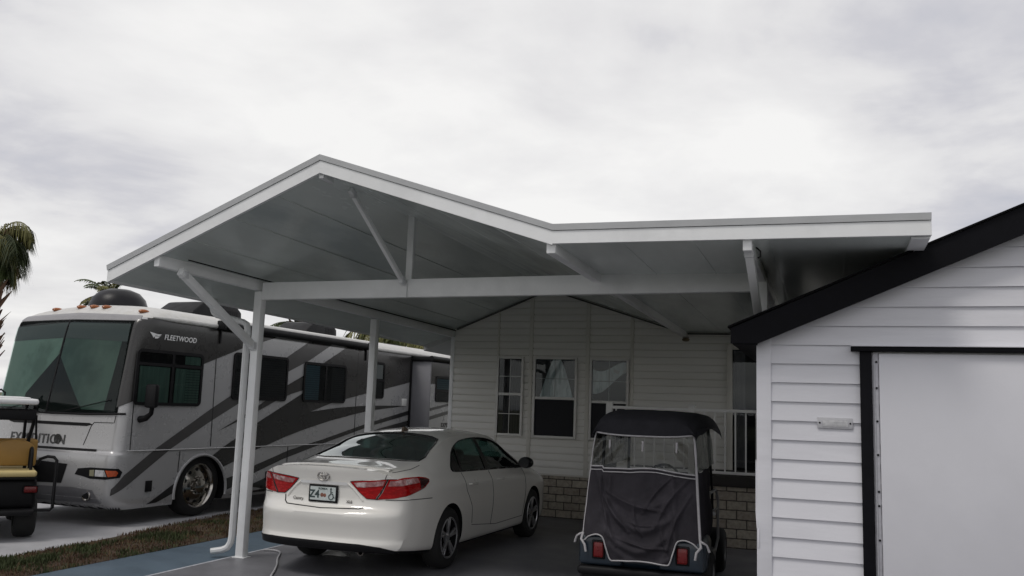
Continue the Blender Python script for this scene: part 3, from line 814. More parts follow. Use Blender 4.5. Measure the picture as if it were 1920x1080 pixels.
def rside(s, z): return ((1.5, s, z), (-1, 0, 0))
def rcorner(s, z): return ((1.5, s - 1.5 * .55, z), (-1, .55, 0))
def rfront(u, z): return ((u, -4, z), (0, 1, 0))
in_wheel = lambda c: all((c.y - s + .01) ** 2 + (c.z - .33) ** 2 > .505 ** 2 for s in (0, 6.15))
def gfx(poly, mat, lay=1, name='swoosh_graphic', st=.2, ray=rside, ustep=None, **kw):
    d = decal(rvb, poly, ray, step=st, ustep=ustep, off=.003 * lay, keep=in_wheel)
    return d.build(name, mat, rv, 40, **kw)
A_low = [(-1.36, 1.58), (-1.32, 1.60), (-.9, 1.78), (-.16, 2.08), (.26, 2.23), (.74, 2.40), (1.07, 2.49), (1.48, 2.61)]
gfx(A_low + [(1.48, 2.625), (-1.16, 2.625), (-1.24, 2.3)], m_char, 2, st=.03, ustep=.03)
gfx([(-1.50, .46), (-1.37, .63), (-.86, .96), (.08, 1.47), (.5, 1.68), (1.0, 1.93), (1.71, 2.30), (2.33, 2.62), (2.98, 2.62), (2.34, 2.30), (1.78, 2.08), (1.2, 1.80), (.71, 1.58), (.1, 1.30), (-.61, .94), (-1.50, .38)], m_midg, 1, st=.04, ustep=.03)
s2u = [(.24, 1.15), (.73, 1.36), (1.1, 1.53), (1.76, 1.86), (2.17, 2.03), (2.82, 2.32), (3.47, 2.62)]
Bl = [(5.78, 2.62), (5.78, 2.08), (4.73, 1.90), (4.21, 1.82), (3.42, 1.68), (3.0, 1.60), (2.42, 1.45)]
s3l = [(-.80, .25), (-.49, .36), (.34, .63), (.73, .74), (1.1, .87), (1.39, .94), (1.79, 1.05), (2.32, 1.17), (3.04, 1.31), (3.74, 1.42), (4.24, 1.49), (5.4, 1.585)]
tail = [(5.4, 1.60), (4.22, 1.585), (3.21, 1.53)]
s3u = [(2.18, 1.745), (1.6, 1.49), (1.09, 1.27), (.72, 1.085), (.41, .94), (.08, .765), (-.43, .52), (-.96, .24)]
# dark upper rear panel, its tapering tip ahead of the windows
gfx(s2u + Bl[:2] + Bl[2:] + [(2.20, 1.80), (1.89, 1.73), (1.51, 1.61), (1.1, 1.45), (.75, 1.325)], m_char, 2, st=.03)
gfx(s3l + tail + [(2.42, 1.452)] + [(2.20, 1.795)] + s3u, m_blackg, 2, st=.05)
gfx([(.40, .46), (.73, .53), (1.15, .65), (1.96, .85), (2.86, 1.0), (4.21, 1.26), (5.74, 1.51), (5.75, 1.43), (4.33, 1.21), (2.77, .91), (1.8, .71), (1.09, .52), (.75, .38), (.42, .29)], m_blackg, 1, st=.06)
gfx([(.6, .24), (1.09, .37), (1.38, .44), (2.6, .74), (4.62, 1.16), (5.76, 1.32), (5.76, 1.22), (4.6, 1.02), (2.6, .56), (1.6, .27), (1.4, .24)], m_char, 1)

# belt moulding, seams, skirt line
m = surf_line(rvb, [(-1.35, .925), (5.75, .91)], rside, .016, .002, 8, 60, flat=.5); m.build('belt_moulding', pmat('bright_moulding', (.42, .42, .42), .3, metal=.5), rv)
for seg in ([(.10, 2.62), (.13, .95)], [(3.78, 2.62), (3.80, .93)], [(-1.30, 2.60), (-1.31, 1.0), (-1.31, .94)], [(-.45, .90), (-.46, .62)], [(.97, .90), (.97, .30)], [(1.9, .9), (1.9, .25)]):
    surf_line(rvb, seg, rside, .007, .001, 6, 16).build('panel_seam', m_seam, rv)
m = MB()
for i in range(25):
    a = math.pi * (i / 24) * 1.14 - .22
    m.bm.verts.ensure_lookup_table()
pth = [(.012, -.01 + .505 * math.cos(a), .33 + .505 * math.sin(a)) for a in [math.pi * 1.08 * i / 30 - .13 for i in range(31)]]
for dy in (0, 6.15):
    m = MB(); m.tube([(p[0], p[1] + dy, p[2]) for p in pth], .02, 8); m.build('wheel_arch_trim', m_silver, rv)

# windows on the near side
def rounded(s0, s1, z0, z1, r=.06, n=5):
    pts = []
    for cx, cy, a0 in ((s1 - r, z1 - r, 0), (s0 + r, z1 - r, 90), (s0 + r, z0 + r, 180), (s1 - r, z0 + r, 270)):
        for i in range(n + 1):
            a = R(a0 + 90 * i / n); pts.append((cx + r * math.cos(a), cy + r * math.sin(a)))
    return pts
def rv_window(s0, s1, z0, z1, vb=(), hb=(), fill=(), x=0., label=None, fr=.04, lip=.016):
    m = MB(); o = rounded(s0, s1, z0, z1, .07); i = rounded(s0 + fr, s1 - fr, z0 + fr, z1 - fr, .045)
    n = len(o); a = [(x + .001, *p) for p in o] + [(x + lip, *p) for p in o] + [(x + lip, *p) for p in i] + [(x + .004, *p) for p in i]
    m.raw(a, [(L0 * n + k, L0 * n + (k + 1) % n, (L0 + 1) * n + (k + 1) % n, (L0 + 1) * n + k) for L0 in range(3) for k in range(n)])
    for v in vb: m.box(x + .004, x + lip, v - .022, v + .022, z0 + fr, z1 - fr)
    for h in hb: m.box(x + .004, x + lip, s0 + fr, s1 - fr, h - .02, h + .02)
    w = m.build('window', m_blackp, rv, 40, label=label)
    m = MB(); m.face([(x + .0035, *p) for p in i]); m.build('dark_backing', m_void, w, 0)
    for (a0, a1, b0, b1, kind, mt) in fill:
        m = MB()
        if kind == 'blind':
            k = int((b1 - b0) / .035)
            for t in range(k):
                zz0 = b0 + (b1 - b0) * t / k; zz1 = b0 + (b1 - b0) * (t + .86) / k
                m.raw([(x + .0045, a0, zz0), (x + .0045, a1, zz0), (x + .008, a1, zz1), (x + .008, a0, zz1)], [(0, 1, 2, 3)])
            m.build('blind', mt, w, 0)
        else:
            m.grid(lambda u, v: (x + .006 + .002 * math.sin(u * 30), a0 + (a1 - a0) * u, b0 + (b1 - b0) * v), 36, 2); m.build('curtain', mt, w, 60)
    m = MB(); m.face([(x + .0105, *p) for p in i]); m.build('pane', m_rvglass, w, 0)
    return w
rv_window(-1.35, -.15, 1.50, 2.22, (-.72,), (2.03,), [(-1.28, -.76, 1.54, 2.0, 'c', m_curtg), (-.66, -.46, 1.54, 2.0, 'c', m_curtg), (-.46, -.20, 1.54, 2.0, 'blind', m_curtg), (-.5, -.2, 2.06, 2.17, 'c', m_curtg)], label='cab side window with pale green curtain', x=.004)
rv_window(.47, 1.76, 1.61, 2.30, (1.02,), (), [(.52, .98, 1.65, 2.02, 'blind', m_blind), (.52, .98, 2.06, 2.26, 'c', m_blind), (1.06, 1.71, 1.65, 2.26, 'blind', m_blind)], x=.004)
rv_window(2.18, 3.42, 1.61, 2.27, (2.80,), (), [(2.23, 2.62, 1.65, 2.22, 'blind', m_blindblue), (2.98, 3.37, 1.65, 2.22, 'blind', m_blind)], label='side window with blue tinted blind', x=.008)
rv_window(4.22, 4.72, 1.72, 2.40, (), (2.06,), [(4.27, 4.66, 2.09, 2.35, 'c', pmat('white_shade', (.55, .56, .57), .8)), (4.27, 4.66, 1.77, 2.03, 'blind', m_blind)], x=.004)

# slide-out room towards the rear
SO = .42; s0, s1 = 5.80, 9.2
m = MB(); m.box(-.05, SO, s0, s1, .62, 2.50, .015); so_ = m.build('slide_out', pmat('slide_grey', (.20, .20, .215), .4, var=.06), rv)
m = MB(); m.box(SO + .001, SO + .006, s0 + .02, s1 - .02, .64, 2.48); m.build('outer_panel', m_silver, so_)
m = MB(); m.box(SO + .007, SO + .010, s0 + .02, s1 - .02, 2.20, 2.48); m.prism([(SO + .007, s0 + .02, 2.05), (SO + .007, s1 - .02, 2.45), (SO + .007, s1 - .02, 2.2), (SO + .007, s0 + .02, 2.2)], (.003, 0, 0)); m.build('swoosh_graphic', m_char, so_)
for (za, zb, t) in ((1.52, 1.66, .05), (1.34, 1.52, .07)):
    m = MB(); m.prism([(SO + .0065, s0 + .02, za), (SO + .0065, s1 - .1, zb + .3), (SO + .0065, s1 - .1, zb + .3 + t), (SO + .0065, s0 + .02, za + t)], (.003, 0, 0)); m.build('swoosh_graphic', m_midg, so_)
m = MB(); m.box(-.02, SO + .06, s0 - .06, s1, 2.505, 2.60, .02); m.tube([(SO + .05, s0 - .08, 2.56), (SO + .05, s1, 2.56)], .05, 12); m.build('awning_topper', m_blackp, rv)
m = MB(); m.box(.004, .02, s0 - .09, s0 - .03, .64, 2.50, .003); m.build('slide_seal', m_blackp, rv)
rv_window(6.02, 6.72, 1.70, 2.22, (), (1.93,), [(6.07, 6.67, 1.96, 2.17, 'blind', m_blindblue), (6.07, 6.67, 1.75, 1.9, 'blind', m_blind)], x=SO + .007)
m = MB(); add_text(m, 'EXPEDITION', (SO + .010, 6.72, 1.20), (0, 1, 0), (0, 0, 1), .115, weight=.004, space=1.25); m.build('lettering', m_blackg, rv, 0)
m = MB(); m.box(.003, .022, 5.42, 5.60, 1.60, 1.74, .006); m.build('outlet_cover', m_rail, rv)

# lettering and bird mark by the cab
m = MB(); add_text(m, 'FLEETWOOD', (.0085, -.615, 2.365), (0, 1, 0), (0, 0, 1), .098, shear=.12, weight=.001, space=1.02)
m.build('lettering', pmat('white_lettering', (.75, .75, .75), .4), rv, 0)
m = MB()
for poly in ([(-1.17, 2.445), (-1.035, 2.425), (-1.075, 2.40), (-1.10, 2.375)], [(-1.05, 2.425), (-.96, 2.425), (-1.01, 2.40), (-1.065, 2.405)], [(-1.08, 2.395), (-1.0, 2.395), (-.975, 2.405), (-1.03, 2.37), (-1.075, 2.365)]):
    m.prism([(.0075, *p) for p in poly], (.002, 0, 0))
m.build('bird_emblem', MATS['white_lettering'], rv, 0)

# windscreen: two panes, divider, surround
wp = [(-.155, 1.40), (-.165, 2.0), (-.185, 2.54), (-.6, 2.555), (-1.24, 2.56)]
wl = [(-1.24, 2.56), (-1.8, 2.545), (-2.26, 2.50), (-2.30, 2.0), (-2.32, 1.40)]
sur = decal(rvb, [(-.125, 1.37), (-.13, 2.0), (-.15, 2.575), (-1.2, 2.59), (-2.30, 2.57), (-2.345, 2.0), (-2.345, 1.37), (-1.2, 1.345)], rfront, .03, .005, ustep=.02)
sw = sur.build('windscreen', m_wback, rv, 40)
decal(rvb, [(-1.24, 2.40), (-1.27, 2.15), (-1.76, 1.60), (-1.78, 1.42), (-2.30, 1.42), (-2.27, 2.0), (-2.24, 2.42)], rfront, .03, .009).build('privacy_curtain', m_wcurt, sw, 0)
decal(rvb, [(-1.24, 2.40), (-1.30, 2.15), (-.70, 1.42), (-.34, 1.42), (-.30, 1.9), (-.26, 2.40)], rfront, .03, .009).build('privacy_curtain', m_wcurt2, sw, 0)
decal(rvb, wp + [(-1.29, 1.37)], rfront, .03, .017).build('pane', m_wglass, sw, 0)
decal(rvb, wl + [(-1.29, 1.37)], rfront, .03, .017).build('pane', m_wglass, sw, 0)
decal(rvb, [(-.19, 2.53), (-1.24, 2.552), (-2.25, 2.49), (-2.27, 2.30), (-1.25, 2.345), (-.18, 2.30)], rfront, .03, .012).build('visor_band', m_windtop, sw, 0)
surf_line(rvb, [(-1.24, 2.57), (-1.29, 1.36)], rfront, .016, .01, 8, 14).build('divider', m_blackp, sw)
surf_line(rvb, [(-.05, 1.385), (-.6, 1.365), (-1.29, 1.36), (-2.32, 1.385)], rfront, .014, .008, 8, 14).build('wiper_rail', m_blackp, sw)
for u0, u1, z1_ in ((-.95, -.25, 1.55), (-2.05, -1.45, 1.52)):
    surf_line(rvb, [(u0, 1.39), (u1, z1_)], rfront, .006, .03, 6, 10).build('wiper', m_blackp, sw)
def rpil(a, z):
    a = math.radians(a); cx, cy = -.15, yf(z) + .25
    return ((cx + 3 * math.cos(a), cy + 3 * math.sin(a), z), (-math.cos(a), -math.sin(a), 0))
# charcoal A-pillar wrap and brow
decal(rvb, [(-91, 1.46), (-91, 2.0), (-91, 2.60), (-45, 2.60), (4, 2.60), (4, 2.0), (4, 1.66), (-45, 1.55)], rpil, .03, .0075, ustep=4).build('pillar_wrap', m_char, rv, 50)
decal(rvb, [(-.085, 2.575), (-1.2, 2.595), (-2.28, 2.575), (-2.24, 2.65), (-1.2, 2.69), (-.13, 2.65)], rfront, .012, .010, ustep=.02).build('brow', pmat('brow_grey', (.24, .235, .24), .35, coat=.3), rv, 50)
# front lettering, hood lines, slot, grille
def ftext(body, u, z, size):
    vs, fs = text_mesh(body, size, 0, .004, 1.12); out = []
    m = MB(); X = u
    for v in vs:
        h, n, i, d = rvb.ray_cast(Vector((u + v.x, -4, z + v.y)), Vector((0, 1, 0)))
        out.append(h + Vector((0, -.004 - v.z, 0)))
    m.raw(out, fs); return m
ftext('EXPEDITION', -1.40, .975, .165).build('lettering', m_blackg, rv, 0)
m = MB(); c = rvb.ray_cast(Vector((-1.022, -4, 1.035)), Vector((0, 1, 0)))[0]; m.lathe([(.0, 0), (.064, 0), (.064, -.006), (0, -.006)], c, 'y', 24); m.build('globe_emblem', m_blackg, rv)
decal(rvb, [(-.58, 1.215), (-1.9, 1.215), (-2.0, 1.235), (-1.9, 1.255), (-.53, 1.255), (-.48, 1.235)], rfront, .1, .004).build('hood_slot', m_blackp, rv, 50)
surf_line(rvb, [(-.16, 1.27), (-.46, 1.265), (-.50, 1.22), (-.58, .98)], rfront, .005, .001, 6, 8).build('panel_seam', m_seam, rv)
surf_line(rvb, [(-.14, 1.36), (-.15, 1.27)], rfront, .005, .001, 6, 4).build('panel_seam', m_seam, rv)
decal(rvb, [(-.35, .905), (-2.0, .905), (-2.0, .935), (-.35, .935)], rfront, .1, .004).build('hood_gap', m_blackp, rv, 50)
decal(rvb, [(-.80, .50), (-1.2, .49), (-1.9, .49), (-1.95, .74), (-1.2, .76), (-.72, .74)], rfront, .1, .004).build('grille', m_blackp, rv, 50)
decal(rvb, [(-.2, .28), (-1.2, .27), (-2.1, .28), (-2.2, .46), (-1.2, .45), (-.62, .46), (-.3, .44)], rfront, .1, .004).build('lower_bumper', pmat('lower_bumper_grey', (.16, .16, .17), .35), rv, 50)
# headlamp that wraps the corner
def rhead(u, z): 
    a = math.radians(u); return ((-.28 + 3 * math.cos(a), -1.28 + 3 * math.sin(a), z), (-math.cos(a), -math.sin(a), 0))
hl = [(-128, .63), (-124, .685), (-100, .70), (-60, .70), (-38, .695), (-30, .665), (-34, .615), (-60, .60), (-100, .60)]
cen = (-78, .655)
ring = [(cen[0] + (p[0] - cen[0]) * 1.14, cen[1] + (p[1] - cen[1]) * 1.38) for p in hl]
hb = decal(rvb, ring, rhead, .03, .004, ustep=5).build('headlight', m_blackp, rv, 50)
m_lens = pmat('clear_lens', (.55, .55, .56), .1, metal=.4, var=.4, scale=18, coat=.8)
decal(rvb, [(-88, .69), (-62, .69), (-56, .612), (-88, .612)], rhead, .03, .008, ustep=5).build('lens', m_lens, hb, 50)
decal(rvb, [(-104, .685), (-91, .69), (-91, .612), (-104, .612)], rhead, .03, .008, ustep=5).build('lens', pmat('dull_lens', (.25, .24, .16), .2), hb, 50)
decal(rvb, [(-60, .69), (-38, .685), (-33, .66), (-37, .62), (-54, .612)], rhead, .03, .0085, ustep=5).build('turn_lens', pmat('red_amber_lens', (.5, .09, .03), .2, var=.2, scale=30), hb, 50)
c = rvb.ray_cast(Vector((-.40, -4, .37)), Vector((0, 1, 0)))[0]
m = MB(); m.lathe([(.0, 0), (.045, -.002), (.06, -.012), (.07, -.004), (.07, .02), (0, .02)], c, 'y', 24); fo = m.build('fog_lamp', m_chrome, rv)
m = MB(); m.lathe([(0, -.004), (.043, -.004), (.043, -.008), (0, -.008)], c, 'y', 20); m.build('lens', m_blackp, fo)
# marker lamps on the cap
for u in (-1.80, -1.34, -1.10, -.88, -.22):
    c = rvb.ray_cast(Vector((u, -1.08, 6)), Vector((0, 0, -1)))[0]
    m = MB(); m.ball(c + Vector((0, 0, .004)), (.055, .08, .03), 14, 8); m.build('marker_lamp', m_amber, rv)
# tank cap and vents on the skirt
for s, z in ((-.96, .47), (1.44, .47)):
    m = MB(); m.box(.001, .014, s - .055, s + .055, z - .07, z + .07, .005); m.build('access_hatch', m_blackp, rv)
# mirror
m = MB(); m.tube([(.0, -1.20, 1.32), (.10, -1.20, 1.34), (.18, -1.20, 1.40), (.21, -1.22, 1.50)], [.045, .04, .03, .028], 10); mo = m.build('mirror', m_blackp, rv)
m = MB(); m.box(.12, .30, -1.28, -1.20, 1.47, 1.77, .03); m.build('mirror_head', m_blackp, mo)
# side awning roll under the roof edge, roof edge trim
m = MB(); m.tube([(.06, .10, 2.66), (.06, 4.0, 2.655)], .062, 14); aw = m.build('awning', m_blackp, rv)
m = MB(); m.tube([(.045, .10, 2.70), (.045, 4.0, 2.695)], .055, 12); m.build('awning_cover', m_rvroof, aw)
m = MB()
for s in (.10, 3.98): m.box(.0, .13, s - .03, s + .03, 2.59, 2.72, .01); m.box(.006, .03, s + .03, s + .055, 1.0 + 1.4, 2.60)
m.build('awning_bracket', m_blackp, aw)
m = MB(); m.tube([(-.03, -1.10, 2.640), (-.012, -.9, 2.640), (-.004, -.6, 2.64), (-.004, 9.5, 2.640)], [.012, .026, .034, .034], 10); m.build('roof_edge', m_rvroof, rv)
# roof gear
m = MB(); m.lathe([(0, .345), (.15, .335), (.27, .29), (.355, .20), (.395, .09), (.395, 0), (.0, 0)], (-1.3, -.50, 2.775), 'z', 36, closed=False); m.build('dish_dome', pmat('black_dome', (.010, .010, .012), .35, var=.1, spec=.3), rv)
def aircon(u, s, L, W, H):
    prof = [(-L / 2, 0), (-L / 2 + .04, H * .45), (-L / 2 + .28, H * .92), (-L / 2 + .45, H), (L / 2 - .15, H * .97), (L / 2 - .02, H * .7), (L / 2, 0)]
    m = MB(); m.prism([(u - W / 2, s + y, 2.745 + z) for y, z in prof], (W, 0, 0))
    bmesh.ops.bevel(m.bm, geom=m.bm.edges[:], offset=.035, segments=3, affect='EDGES', profile=.5)
    o = m.build('air_conditioner', pmat('black_shroud', (.008, .008, .009), .5, var=.1, spec=.25), rv, 50)
    m = MB()
    for i in range(6): m.box(u - W / 2 - .003, u + W / 2 + .003, s + L / 2 - .40 + i * .05, s + L / 2 - .38 + i * .05, 2.745 + H * .3, 2.745 + H * .7)
    m.build('vent_grille', m_blackp, o)
aircon(-1.15, .95, 1.15, .75, .36); aircon(-1.15, 3.75, 1.0, .72, .34)
m = MB(); m.box(-.8, -.4, 5.5, 5.95, 2.745, 2.83, .03); m.build('roof_vent', m_blackp, rv)
# wheels
def rv_wheel(s):
    cx = -.16; c = (cx, s, WZ)
    prof = [(.295, -.12), (.36, -.13), (.40, -.11), (.415, -.07), (.415, .07), (.40, .11), (.36, .13), (.295, .12), (.29, .0)]
    m = MB(); m.lathe(prof, c, 'x', 48); t = m.build('wheel', m_rubber, rv, 50)
    m = MB(); m.lathe([(.30, .122), (.285, .128), (.265, .10), (.25, .06), (.20, .075), (.14, .10), (.10, .10), (.09, .15), (.06, .16), (0, .16)], c, 'x', 40, closed=False)
    for i in range(10):
        a = 2 * math.pi * i / 10; m.lathe([(0, .135), (.012, .135), (.014, .09), (0, .09)], (cx, s + .115 * math.cos(a), WZ + .115 * math.sin(a)), 'x', 8, closed=False)
        a += .31; m.ball((cx + .075, s + .215 * math.cos(a), WZ + .215 * math.sin(a)), (.006, .026, .026), 10, 6, mi=1)
    m.build('rim', [m_chrome, m_blackp], t, 40)
rv_wheel(0.); rv_wheel(6.15)
# ------------------------------------------------------------------ white sedan
KC = .929 * K
m_pearl = pmat('pearl_white_paint', (.76, .745, .70), .3, var=.02, scale=2, coat=.9, coatr=.03, rvar=.03)
m_cabin = pmat('dark_cabin', (.010, .010, .011), .9, spec=.1)
m_seat = pmat('grey_seat_cloth', (.05, .05, .05), .9, var=.2, scale=12)
m_cglass = glass('car_glass', (.08, .26, .22), .8, .03)
m_trimk = pmat('gloss_black_trim', (.010, .010, .011), .25, var=.1)
m_red = pmat('red_lens', (.33, .004, .005), .25, spec=.25, var=.4, scale=18, coat=.25, coatr=.05, stretch=(1, 1, 3))
m_redd = pmat('dark_red_lens', (.03, .003, .004), .15, var=.2, coat=.9)
m_pink = pmat('clear_pink_lens', (.34, .16, .16), .12, var=.6, scale=30, col2=(.55,.42,.42), c2scale=9, coat=.3, coatr=.03)
m_alloy = pmat('alloy_rim', (.42, .42, .43), .3, metal=.8, var=.1, scale=8)

car = thing('parked_car', 'pearl white four door sedan parked under the carport, seen from behind', 'car', (-4.485, 8.442, 0), -.012)
fW = curve((-.9, .855), (-.6, .895), (-.2, .908), (.6, .91), (1.4, .91), (2.2, .91), (2.8, .905), (3.2, .88), (3.5, .81))
fxb = curve((-.9, .775), (-.4, .83), (0, .845), (.5, .84), (1.2, .84), (2.2, .84), (2.75, .82), (3.2, .76), (3.5, .68))
fzb = curve((-.9, 1.005), (-.4, 1.01), (0, .995), (1, .965), (2, .94), (2.75, .92), (3.2, .86), (3.5, .79))
fzc = curve((-.9, 1.102), (-.55, 1.115), (-.36, 1.13), (.0, 1.275), (.35, 1.39), (.65, 1.445), (1.2, 1.472), (1.6, 1.458), (1.9, 1.405), (2.3, 1.25), (2.75, 1.05), (3.0, 1.0), (3.3, .93), (3.5, .86))
fzr = curve((-.9, 1.075), (-.5, 1.09), (-.3, 1.135), (0, 1.235), (.3, 1.335), (.65, 1.392), (1.2, 1.415), (1.6, 1.40), (1.9, 1.345), (2.3, 1.18), (2.75, 1.01), (3.0, .965), (3.5, .83))
fxr = curve((-.9, .58), (-.4, .655), (0, .635), (.4, .60), (.8, .582), (1.4, .582), (1.9, .60), (2.3, .645), (2.75, .69), (3.2, .64), (3.5, .56))
fzl = curve((-.9, .29), (-.5, .24), (0, .20), (2.8, .19), (3.3, .20), (3.5, .24))
fsh = curve((0, .90), (.07, .955), (.18, .975), (.35, .99), (.5, 1.0), (.62, 1.0), (.75, .992), (.86, .975))
Drear = curve((.20, .13), (.28, .25), (.325, .30), (.365, .308), (.41, .292), (.50, .306), (.60, .331), (.64, .336), (.665, .326), (.70, .278), (.74, .245), (.80, .235), (.90, .24), (.98, .255), (1.05, .275), (1.09, .285), (1.13, .27))
Dfront = curve((.20, .18), (.35, .30), (.5, .34), (.65, .33), (.8, .26), (.9, .18), (1.0, .1))
NB = NT = 15; NS = 32
def sst(x): x = min(1, max(0, x)); return x * x * (3 - 2 * x)
def warp(x, y, z, w):
    t = min(1, abs(x) / w)
    if y < .0: return y - .85 * 0 - sst((.15 - y) / 1.05) * Drear(z) * (1 - t ** 3.2) ** .6
    if y > 2.6: return y + sst((y - 2.6) / .9) * Dfront(z) * (1 - t ** 2.8) ** .6
    return y
def ring(y):
    W, xb, zb, zc, zr, xr, zl = fW(y), fxb(y), fzb(y), fzc(y), fzr(y), fxr(y), fzl(y)
    pts = []
    for j in range(NB): pts.append((W * .90 * j / NB, zl - .0))
    for j in range(NS + 1):
        f = j / NS; z = zl + (zb - zl) * f
        s = fsh(f)
        if f > .80:
            u = (f - .80) / .20; s = fsh(.80) * (1 - u * u) + (xb / W) * u * u
        pts.append((W * s, z))
    na = 7
    for j in range(1, na + 1):
        t = j / na; x = xb + (xr - xb) * t; z = zb + (zr - zb) * t
        bul = math.sin(math.pi * t); x += .018 * bul * (1 if zr - zb > .15 else 0.4)
        pts.append((x, z))
    nb = NT - na
    for j in range(1, nb + 1):
        t = j / nb; x = xr * (1 - t)
        z = zr + (zc - zr) * (1 - (1 - t) ** 2.4); pts.append((x, z))
    return pts
ys = [-.9 + 4.4 * i / 74 for i in range(75)]
def W_at(y): return fW(y) * 1.0
def car_body():
    bm = bmesh.new(); R2 = []
    for y in ys:
        p = ring(y); w = max(q[0] for q in p)
        row = {}
        for i, (x, z) in enumerate(p):
            yy = warp(x, y, z, w)
            row[i] = (bm.verts.new((x, yy, z)), bm.verts.new((-x, yy, z)) if x > 1e-6 else None)
        R2.append(row)
    def loop(row):
        n = len(row); right = [row[i][0] for i in range(n)]; left = [row[i][1] for i in range(n) if row[i][1] is not None]
        return right + left[::-1]
    LP = [loop(r) for r in R2]
    for a, b in zip(LP, LP[1:]):
        for k in range(len(a)):
            bm.faces.new((a[k], a[(k + 1) % len(a)], b[(k + 1) % len(a)], b[k]))
    # end caps: rows follow the side nodes, columns run from the centre outwards
    for row, y in ((R2[0], ys[0]), (R2[-1], ys[-1])):
        p = ring(y); w = max(q[0] for q in p)
        b0 = p[:NB]; t0 = p[NB + NS + 1:][::-1]      # centre -> outwards
        zs0, zs1 = p[NB][1], p[NB + NS][1]
        prev = None
        for i in range(NS + 1):
            cur = {}
            f = i / NS; xs_, zs_ = p[NB + i]
            for sgn in (1, -1):
                for j in range(NB):
                    if sgn < 0 and j == 0: cur[(sgn, j)] = cur[(1, j)]; continue
                    if i == 0: v = row[j][0 if sgn > 0 else 1]
                    elif i == NS: v = row[len(p) - 1 - j][0 if sgn > 0 else 1]
                    else:
                        tb = b0[j][0] / p[NB][0]; tt = t0[j][0] / p[NB + NS][0]
                        t = tb * (1 - f) + tt * f
                        z = zs_ + (b0[j][1] - zs0) * (1 - f) ** 2 + (t0[j][1] - zs1) * f ** 2
                        x = t * xs_; v = bm.verts.new((sgn * x, warp(x, y, z, w), z))
                    cur[(sgn, j)] = v
                cur[(sgn, NB)] = row[NB + i][0 if sgn > 0 else 1]
            if prev:
                for sgn in (1, -1):
                    for j in range(NB):
                        q = [prev[(sgn, j)], prev[(sgn, j + 1)], cur[(sgn, j + 1)], cur[(sgn, j)]]
                        q2 = []
                        for v in q:
                            if v not in q2: q2.append(v)
                        if len(q2) > 2:
                            try: bm.faces.new(q2)
                            except ValueError: pass
            prev = cur
    bmesh.ops.remove_doubles(bm, verts=bm.verts, dist=1e-6)
    bmesh.ops.recalc_face_normals(bm, faces=bm.faces)
    return bm
bm = car_body(); carb = bvh_of(bm)
cuts = []
for sx in (1, -1):
    for yy in (0, 2.775):
        m = MB(); m.lathe([(0, sx * .60), (.362, sx * .60), (.362, sx * 1.2), (0, sx * 1.2)], (0, yy, .335), 'x', 40, closed=False); cuts.append(m)
# cabin hollow
def cav(u, v): pass
m = MB(); yy = [-.02 + 2.42 * i / 20 for i in range(21)]; rr = []
for i, y in enumerate(yy):
    e = .05
    xb, zb, xr, zr, zc = fxb(y) - .05, fzb(y), fxr(y) - .05, fzr(y) - .05, fzc(y) - .055
    zr = max(zr, zb + .02); zc = max(zc, zr + .01)
    pts = [(.70, .48), (.76, .70), (xb, zb - .03), (xr, zr), (xr * .5, zr + (zc - zr) * .8), (0, zc)]
    full = pts + [(-x, z) for x, z in pts[:-1][::-1]]
    rr.append([m.bm.verts.new((x, y, z)) for x, z in full])
for a, b in zip(rr, rr[1:]):
    for k in range(len(a)): m.bm.faces.new((a[k], a[(k + 1) % len(a)], b[(k + 1) % len(a)], b[k]))
m.bm.faces.new(rr[0][::-1]); m.bm.faces.new(rr[-1]); cuts.append(m)
def smooth_poly(P, n=4):
    out = []; N = len(P)
    for i in range(N):
        p0, p1, p2, p3 = P[i - 1], P[i], P[(i + 1) % N], P[(i + 2) % N]
        for k in range(n):
            t = k / n
            out.append(tuple(.5 * (2 * b + (c - a) * t + (2 * a - 5 * b + 4 * c - d) * t * t + (-a + 3 * b - 3 * c + d) * t ** 3) for a, b, c, d in zip(p0, p1, p2, p3)))
    return out
DLO = [(.16, 1.045), (.30, 1.02), (.9, 1.005), (1.6, .99), (2.25, .975), (2.46, .985), (2.36, 1.06), (2.12, 1.20), (1.88, 1.305), (1.55, 1.358), (1.15, 1.368), (.75, 1.338), (.45, 1.255), (.26, 1.14)]
DLO = smooth_poly(DLO, 3)
for sx in (1, -1):
    m = MB(); m.prism([(sx * .45, y, z) for y, z in DLO], (sx * .8, 0, 0)); cuts.append(m)
RG = smooth_poly([(-.645, -.335), (-.3, -.375), (.0, -.385), (.3, -.375), (.645, -.335), (.60, .02), (.535, .36), (.3, .43), (0, .45), (-.3, .43), (-.535, .36), (-.60, .02)], 2)
m = MB(); m.prism([(x, y + (0.03 if y < 0 else 0), 1.02) for x, y in RG], (0, 0, .8)); cuts.append(m)
WS = [(-.60, 1.92), (.60, 1.92), (.66, 2.3), (.68, 2.62), (0, 2.70), (-.68, 2.62), (-.66, 2.3)]
m = MB(); m.prism([(x, y, .98) for x, y in WS], (0, 0, .9)); cuts.append(m)
bm = boolean_cut(bm, cuts)
M = MB(); M.bm.free(); M.bm = bm
for f in bm.faces:
    c = f.calc_center_median()
    if carb.find_nearest(c)[3] > .006: f.material_index = 1
    elif c.z < fzl(max(-.9, min(3.5, c.y))) + .02: f.material_index = 1
body = M.build('body', [m_pearl, m_cabin], car, 30, k=KC)

